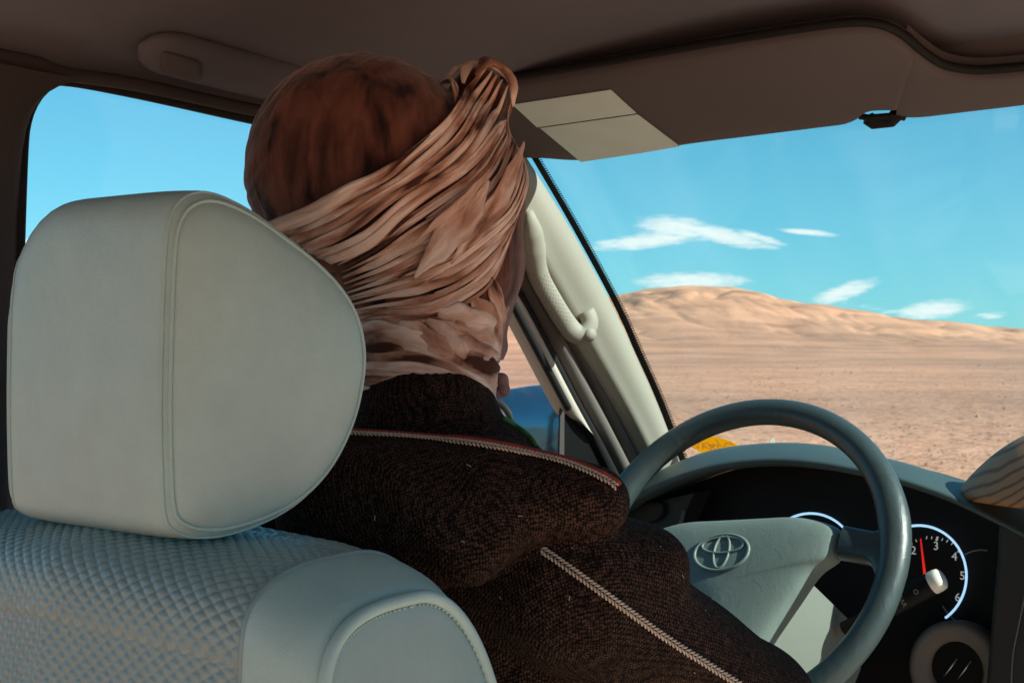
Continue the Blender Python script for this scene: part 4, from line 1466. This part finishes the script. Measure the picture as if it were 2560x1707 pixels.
def build_driver():
    hc = at(1000, 520, 1.23)
    man = thing('person', (SX, .95, .87), 'driver seen from behind in brown wool jacket and tan wrapped turban, sitting at the wheel', 'person')
    # ---- jacket -----------------------------------------------------------------
    j = lambda x, y, d: np3(at(x, y, d))
    sh_r, el_r = j(1436, 1470, 1.06), j(1862, 1775, 1.235)
    wr_r = np.array((-.735, 1.31, 1.075))
    sh_l = np.array((-1.0, .88, 1.36)); el_l = np.array((-1.06, 1.13, 1.14)); wr_l = np.array((-.955, 1.40, 1.21))
    neck = j(1065, 1075, 1.185)
    hoodA, hoodB, hoodC = j(880, 1262, 1.085), j(1240, 1245, 1.045), j(1484, 1252, 1.025)
    def jacket_sdf(P):
        d = ellipsoid(P, (-.82, .92, 1.12), (.225, .135, .32))
        d = smin(d, capsule(P, sh_l, el_l, .070, .058), .03)
        d = smin(d, capsule(P, el_l, wr_l, .056, .042), .02)
        d = smin(d, capsule(P, j(1180, 1300, 1.15), sh_r + np.array((0, 0, -.004)), .085, .055), .03)
        d = smin(d, capsule(P, sh_r, el_r, .0585, .0605), .012)
        d = smin(d, capsule(P, el_r, wr_r, .0560, .042), .02)
        # sleeve wrinkles and bulges
        d = smin(d, ellipsoid(P, j(1600, 1415, 1.085), (.034, .034, .03)), .03)
        # neck
        d = smin(d, capsule(P, neck + np.array((0, 0, -.05)), neck + np.array((.0, .0, .012)), .088, .062), .025)
        # hood lying over back and shoulder, edge towards the neck
        hd = capsule(P, hoodA, hoodB, .056, .046)
        hd = np.minimum(hd, capsule(P, hoodB, hoodC, .046, .020))
        hd = smin(hd, ellipsoid(P, j(1000, 1315, 1.05), (.11, .045, .048)), .02)
        hd = smin(hd, ellipsoid(P, j(1420, 1240, 1.03), (.05, .035, .026)), .02)
        d = smin(d, hd, .0025)
        # long soft folds across the cloth
        q = P @ np.array((.55, .25, .80))
        w = np.sin(q * 95 + 2.2 * np.sin(P[..., 0] * 21 + P[..., 1] * 9)) * np.sin(P[..., 1] * 13 + P[..., 0] * 7)
        return d + .0026 * w
    V, F = surface_nets(jacket_sdf, (-1.20, .68, .80), (-.45, 1.46, 1.52), .0052)
    # open collar: the neck is cut by the scarf above
    jk = mesh('jacket', V, F, M['wool'], man)
    sm = jk.modifiers.new('smooth', 'SMOOTH'); sm.factor = .5; sm.iterations = 4
    bpy.context.view_layer.update()
    dg = bpy.context.evaluated_depsgraph_get()
    bv = BVHTree.FromObject(jk, dg)
    def hit(x, y):
        d = ray(x, y).normalized()
        h = bv.ray_cast(CAM, d)
        if h[0] is None:
            return None, None
        return h[0], (h[1] if h[1].dot(d) < 0 else -h[1])
    # braid trims: two rows of slanted stitches, with a red cord beside the hood one
    def braid(px, name, n, cord=None, w=.0033):
        q = spline(px, n)
        pts, nrm = [], []
        for x, y in q:
            p, g = hit(x, y)
            if p is None: continue
            pts.append(p); nrm.append(g)
        mb = MB()
        m = len(pts)
        for i in range(1, m - 1):
            t = (pts[i + 1] - pts[i - 1]).normalized(); b = t.cross(nrm[i]).normalized()
            st = (pts[i + 1] - pts[i - 1]).length / 2
            c = pts[i] + nrm[i] * .0012
            for s in (-1, 1):
                a0 = c + b * (s * w * .1) - t * st * .5; a1 = c + b * (s * w) + t * st * .75
                mb.tube([a0, a0.lerp(a1, .5) + nrm[i] * .0008, a1], [.0005, .00105, .0006], 6, .9, nrm[i])
        mb.build(name, M['trim'], jk)
        if cord:
            mb = MB()
            mb.tube([p + nrm[i] * .0012 + (pts[min(i + 1, m - 1)] - pts[max(i - 1, 0)]).normalized().cross(nrm[i]).normalized() * cord for i, p in enumerate(pts)], .0021, 8)
            mb.build('red_cord', M['red'], jk)
        return pts, nrm
    hood_edge = [(860, 1084), (900, 1087), (1000, 1092), (1100, 1101), (1200, 1113), (1300, 1131), (1400, 1154), (1470, 1180), (1520, 1205), (1542, 1222)]
    braid(hood_edge, 'braid_trim', 74, cord=-.0046)
    braid([(1348, 1368), (1400, 1405), (1480, 1462), (1560, 1520), (1660, 1592), (1760, 1655), (1850, 1712)], 'braid_trim', 58, w=.0029)
    # green edging at the collar opening
    mb = MB(); pts = []
    for x, y in spline([(1255, 1046), (1290, 1068), (1320, 1092), (1335, 1112)], 24):
        p, g = hit(x, y)
        if p is not None: pts.append(p + g * .001)
    if len(pts) > 4:
        mb.tube(pts, .0022, 8); mb.build('green_edging', M['green'], jk)
    # bits of lint
    mb = MB()
    for _ in range(18):
        x, y = random.uniform(900, 1850), random.uniform(1120, 1690)
        p, g = hit(x, y)
        if p is None: continue
        t = g.orthogonal().normalized(); t = Matrix.Rotation(random.uniform(0, 6.28), 3, g) @ t
        l = random.uniform(.001, .004)
        mb.tube([p + g * .0008, p + g * .0016 + t * l], .00028, 5)
    tag(mb.build('lint', M['trim'], jk), kind='stuff')
    # ---- body under the clothes: one continuous mesh ------------------------------
    head_c = np3(at(1030, 590, 1.235))
    def body_sdf(P):
        d = ellipsoid(P, head_c + np.array((0, .0, .03)), (.070, .088, .095))
        d = smin(d, ellipsoid(P, head_c + np.array((0, .03, -.05)), (.052, .062, .06)), .03)
        d = smin(d, capsule(P, head_c + np.array((0, .10, -.01)), head_c + np.array((0, .113, -.03)), .008, .012), .01)
        d = smin(d, capsule(P, head_c + np.array((0, 0, -.05)), neck + np.array((0, 0, -.05)), .052, .056), .03)
        d = smin(d, ellipsoid(P, (-.82, .92, 1.10), (.18, .10, .27)), .05)
        for sh, el, wr in ((sh_l, el_l, wr_l), (sh_r, el_r, wr_r)):
            d = smin(d, capsule(P, sh, el, .046, .036), .03)
            d = smin(d, capsule(P, el, wr, .036, .026), .01)
        # hands closed on the lower rim
        for wr, ang in ((wr_l, math.radians(200)), (wr_r, math.radians(-86))):
            g = np3(wp(WR * math.cos(ang), WR * math.sin(ang)))
            tx = np3(WEX * -math.sin(ang) + WEZ * math.cos(ang)); rd = np3(WEX * math.cos(ang) + WEZ * math.sin(ang)); nn = np3(WN)
            palm = g + nn * .030 + rd * .008
            d = smin(d, capsule(P, wr, palm, .026, .022), .01)
            d = smin(d, capsule(P, palm - tx * .03, palm + tx * .03, .017, .017), .01)
            for k in range(4):
                o_ = tx * (-.033 + .022 * k); r = .0088 - .0006 * abs(k - 1.4); ln = (.92, 1.0, .97, .8)[k]
                p0 = palm + o_; p1 = g + o_ + rd * .028 + nn * .010; p2 = g + o_ + rd * .022 * ln - nn * .020 * ln; p3 = g + o_ - rd * .006 - nn * .027 * ln
                f = np.minimum(np.minimum(capsule(P, p0, p1, r * 1.1, r), capsule(P, p1, p2, r, r * .95)), capsule(P, p2, p3, r * .95, r * .8))
                d = smin(d, f, .003)
            p0 = palm - tx * .03; p1 = palm - tx * .042 - rd * .022 - nn * .012; p2 = palm - tx * .030 - rd * .030 - nn * .035
            d = smin(d, np.minimum(capsule(P, p0, p1, .012, .010), capsule(P, p1, p2, .010, .008)), .004)
        # legs
        for s in (-1, 1):
            d = smin(d, capsule(P, (SX + s * .10, .88, .95), (SX + s * .14, 1.30, .98), .075, .055), .03)
            d = smin(d, capsule(P, (SX + s * .14, 1.30, .98), (SX + s * .13, 1.42, .62), .052, .038), .02)
            d = smin(d, capsule(P, (SX + s * .13, 1.42, .60), (SX + s * .13, 1.56, .56), .036, .028), .02)
        return d
    V, F = surface_nets(body_sdf, (-1.20, .72, .50), (-.45, 1.66, 1.82), .0075)
    mesh('body', V, F, M['skin'], man)
    # ---- turban -------------------------------------------------------------------
    lo = np.min([c - r for c, r in MC], 0) - .02; hi = np.max([c + r for c, r in MC], 0) + .02
    V, F = surface_nets(head_sdf, lo, hi, .0024)
    ax = np3((RIGHT * .62 + UP * .78).normalized()); ay = np3((RIGHT * .78 - UP * .62).normalized()); c0 = MC[0][0]
    for i in range(len(V)):
        d = V[i] - c0; l = np.linalg.norm(d)
        u, v = d @ ax, d @ ay
        w = mnoise.noise(Vector((u * 9, v * 46 + 3 * mnoise.noise(Vector((u * 16, v * 16, 1))), 2))) + .5 * mnoise.noise(Vector((u * 14, v * 110, 7)))
        V[i] = V[i] + d / l * (.0022 * (abs(w) ** .8 * 1.4 - .5))
    cap = mesh('turban_cap', V, F, M['scarf_cap'], man)
    sm = cap.modifiers.new('smooth', 'SMOOTH'); sm.factor = .5; sm.iterations = 3
    cap.data.materials.append(M['scarf_base'])
    zlim = at(1000, 765, 1.15).z
    for p in cap.data.polygons:
        if p.center.z < zlim + .004 * mnoise.noise(p.center * 60): p.material_index = 1
    T1 = [(690, 560), (745, 541), (805, 512), (870, 478), (950, 436), (1005, 395), (1090, 322), (1135, 268), (1175, 215), (1210, 172)]
    B1 = [(845, 655), (930, 605), (1000, 545), (1060, 505), (1130, 462), (1190, 418), (1228, 365), (1256, 320), (1274, 275), (1280, 235)]
    B2 = [(880, 745), (1000, 712), (1080, 688), (1150, 658), (1225, 600), (1282, 540), (1308, 470), (1318, 400), (1310, 340), (1288, 285)]
    B3 = [(900, 800), (975, 792), (1050, 800), (1130, 772), (1200, 728), (1236, 685), (1262, 620), (1284, 552)]
    mb, flow = MB(), []
    # neck wraps first, then jaw cloth, then crossing strands, then the main band on top
    T5 = [(880, 868), (1010, 870), (1100, 892), (1180, 932), (1215, 958), (1235, 992), (1262, 1040)]
    B5 = [(880, 1024), (1000, 1026), (1060, 1034), (1120, 1050), (1170, 1066), (1215, 1088), (1250, 1104)]
    family(mb, flow, T5, B5, [.02, .16, .30, .42, .54, .67, .80, .95], wk=.70, h=.42, tilt=-.3, taper=(0, .15), rag=.1, flip=False, wrk=.55, lift=.002)
    wraps = mb.build('neck_wrap', M['scarf'], man)
    add_flow(wraps, flow)
    mb, flow = MB(), []
    for px, w, hh in (([(880, 822), (960, 832), (1030, 852), (1100, 878)], 30, .40), ([(1180, 745), (1215, 795), (1236, 850), (1244, 900)], 34, .30),
                      ([(1090, 782), (1150, 800), (1205, 815), (1246, 822)], 40, .34), ([(1100, 812), (1160, 838), (1210, 852), (1246, 858)], 34, .40),
                      ([(1222, 690), (1236, 745), (1246, 800), (1250, 840)], 20, .5), ([(1000, 808), (1050, 836), (1090, 866), (1135, 888)], 26, .5),
                      ([(1120, 846), (1175, 876), (1215, 890), (1246, 896)], 28, .5), ([(1150, 882), (1195, 906), (1225, 918), (1246, 924)], 22, .55),
                      ([(1066, 800), (1104, 830), (1142, 874), (1168, 898)], 22, .6)):
        fold(mb, flow, px, w, h=hh, tilt=.1, rag=.08, lift=.003, flip=False, wrk=.45)
    jaw = mb.build('jaw_wrap', M['scarf'], man); add_flow(jaw, flow)
    mb, flow = MB(), []
    family(mb, flow, B2[:7] , B3, [.0, .14, .26, .4, .52, .64, .78, .9, 1.0], wk=.68, h=.6, stagger=2, tilt=-.35, lift=.003, taper=(.3, .12))
    family(mb, flow, B1, B2, [.02, .08, .14, .19, .25, .30, .38, .47, .54, .60, .67, .74, .80, .87, .94, 1.0], wk=.72, h=.6, stagger=2, tilt=-.4, lift=.004, taper=(.12, .12))
    # broad leaf-shaped flaps lying across the strands
    fold(mb, flow, [(1040, 690), (1075, 640), (1120, 575), (1165, 515), (1200, 455)], [14, 30, 40, 34, 16], h=.22, tilt=-.1, lift=.013)
    fold(mb, flow, [(1120, 660), (1165, 590), (1215, 520), (1255, 440), (1285, 370)], [10, 24, 30, 28, 18], h=.25, tilt=-.2, lift=.012)
    fold(mb, flow, [(1020, 590), (1090, 530), (1150, 480), (1205, 425)], [6, 13, 13, 8], h=.3, tilt=-.3, lift=.015)
    st = mb.build('side_wrap', M['scarf'], man); add_flow(st, flow)
    mb, flow = MB(), []
    family(mb, flow, T1, B1, [.06, .22, .38, .54, .71, .88], wk=.60, h=.46, tilt=-.28, lift=.006, taper=(0, .18), rag=.22)
    fold(mb, flow, [(700, 556), (745, 538), (805, 509), (870, 474), (950, 434), (1005, 392), (1060, 345)], [16, 17, 16, 15, 12, 9, 6], h=.75, tilt=-.2, lift=.011, taper=(0, .3))
    main = mb.build('crown_band', M['scarf'], man); add_flow(main, flow)
    mb, flow = MB(), []
    fold(mb, flow, [(1128, 262), (1128, 215), (1146, 182), (1172, 164)], [8, 17, 18, 12], h=.6, tilt=.3, lift=.006, wrk=.4, flip=False)
    fold(mb, flow, [(1162, 215), (1172, 178), (1196, 152), (1225, 156), (1252, 180), (1268, 215)], [16, 18, 16, 16, 15, 14], h=.6, tilt=.1, lift=.005, wrk=.4, flip=False)
    fold(mb, flow, [(1190, 200), (1215, 172), (1242, 180), (1262, 215), (1266, 262)], [14, 18, 20, 20, 16], h=.55, tilt=.1, lift=.008, wrk=.4, flip=False)
    kn = mb.build('turban_knot', M['scarf'], man); add_flow(kn, flow)
    # veil edge hanging beside the cheek
    mb = MB(); rows = []
    for (xl, xr, y, d) in ((1262, 1290, 555, 1.275), (1268, 1306, 590, 1.28), (1268, 1313, 640, 1.285), (1264, 1310, 690, 1.285), (1258, 1294, 740, 1.28), (1252, 1278, 790, 1.275), (1246, 1268, 835, 1.27), (1243, 1270, 870, 1.265), (1243, 1258, 900, 1.26)):
        L0, R0 = at(xl - 26, y, d - .012), at(xr, y, d + .012)
        n = (CAM - L0).normalized()
        rows.append([L0 - n * .02, L0, L0.lerp(R0, .4) + n * .004, L0.lerp(R0, .75) + n * .002, R0, R0 - n * .004, L0.lerp(R0, .5) - n * .022])
    P = []
    cols = [vsp([r[k] for r in rows], 40) for k in range(7)]
    mb.grid([[cols[k][i] for k in range(7)] for i in range(40)], closev=True)
    mb.build('veil', M['veil'], man)
    mb, flow = MB(), []
    p = [at(x, y, 1.262) for x, y in ((1222, 948), (1246, 946), (1258, 958), (1256, 976), (1240, 984))]
    mb.tube(vsp(p, 20), [.006 + .001 * math.sin(i) for i in range(20)], 12)
    mb.build('scarf_end', M['veil'], man)


build_driver()
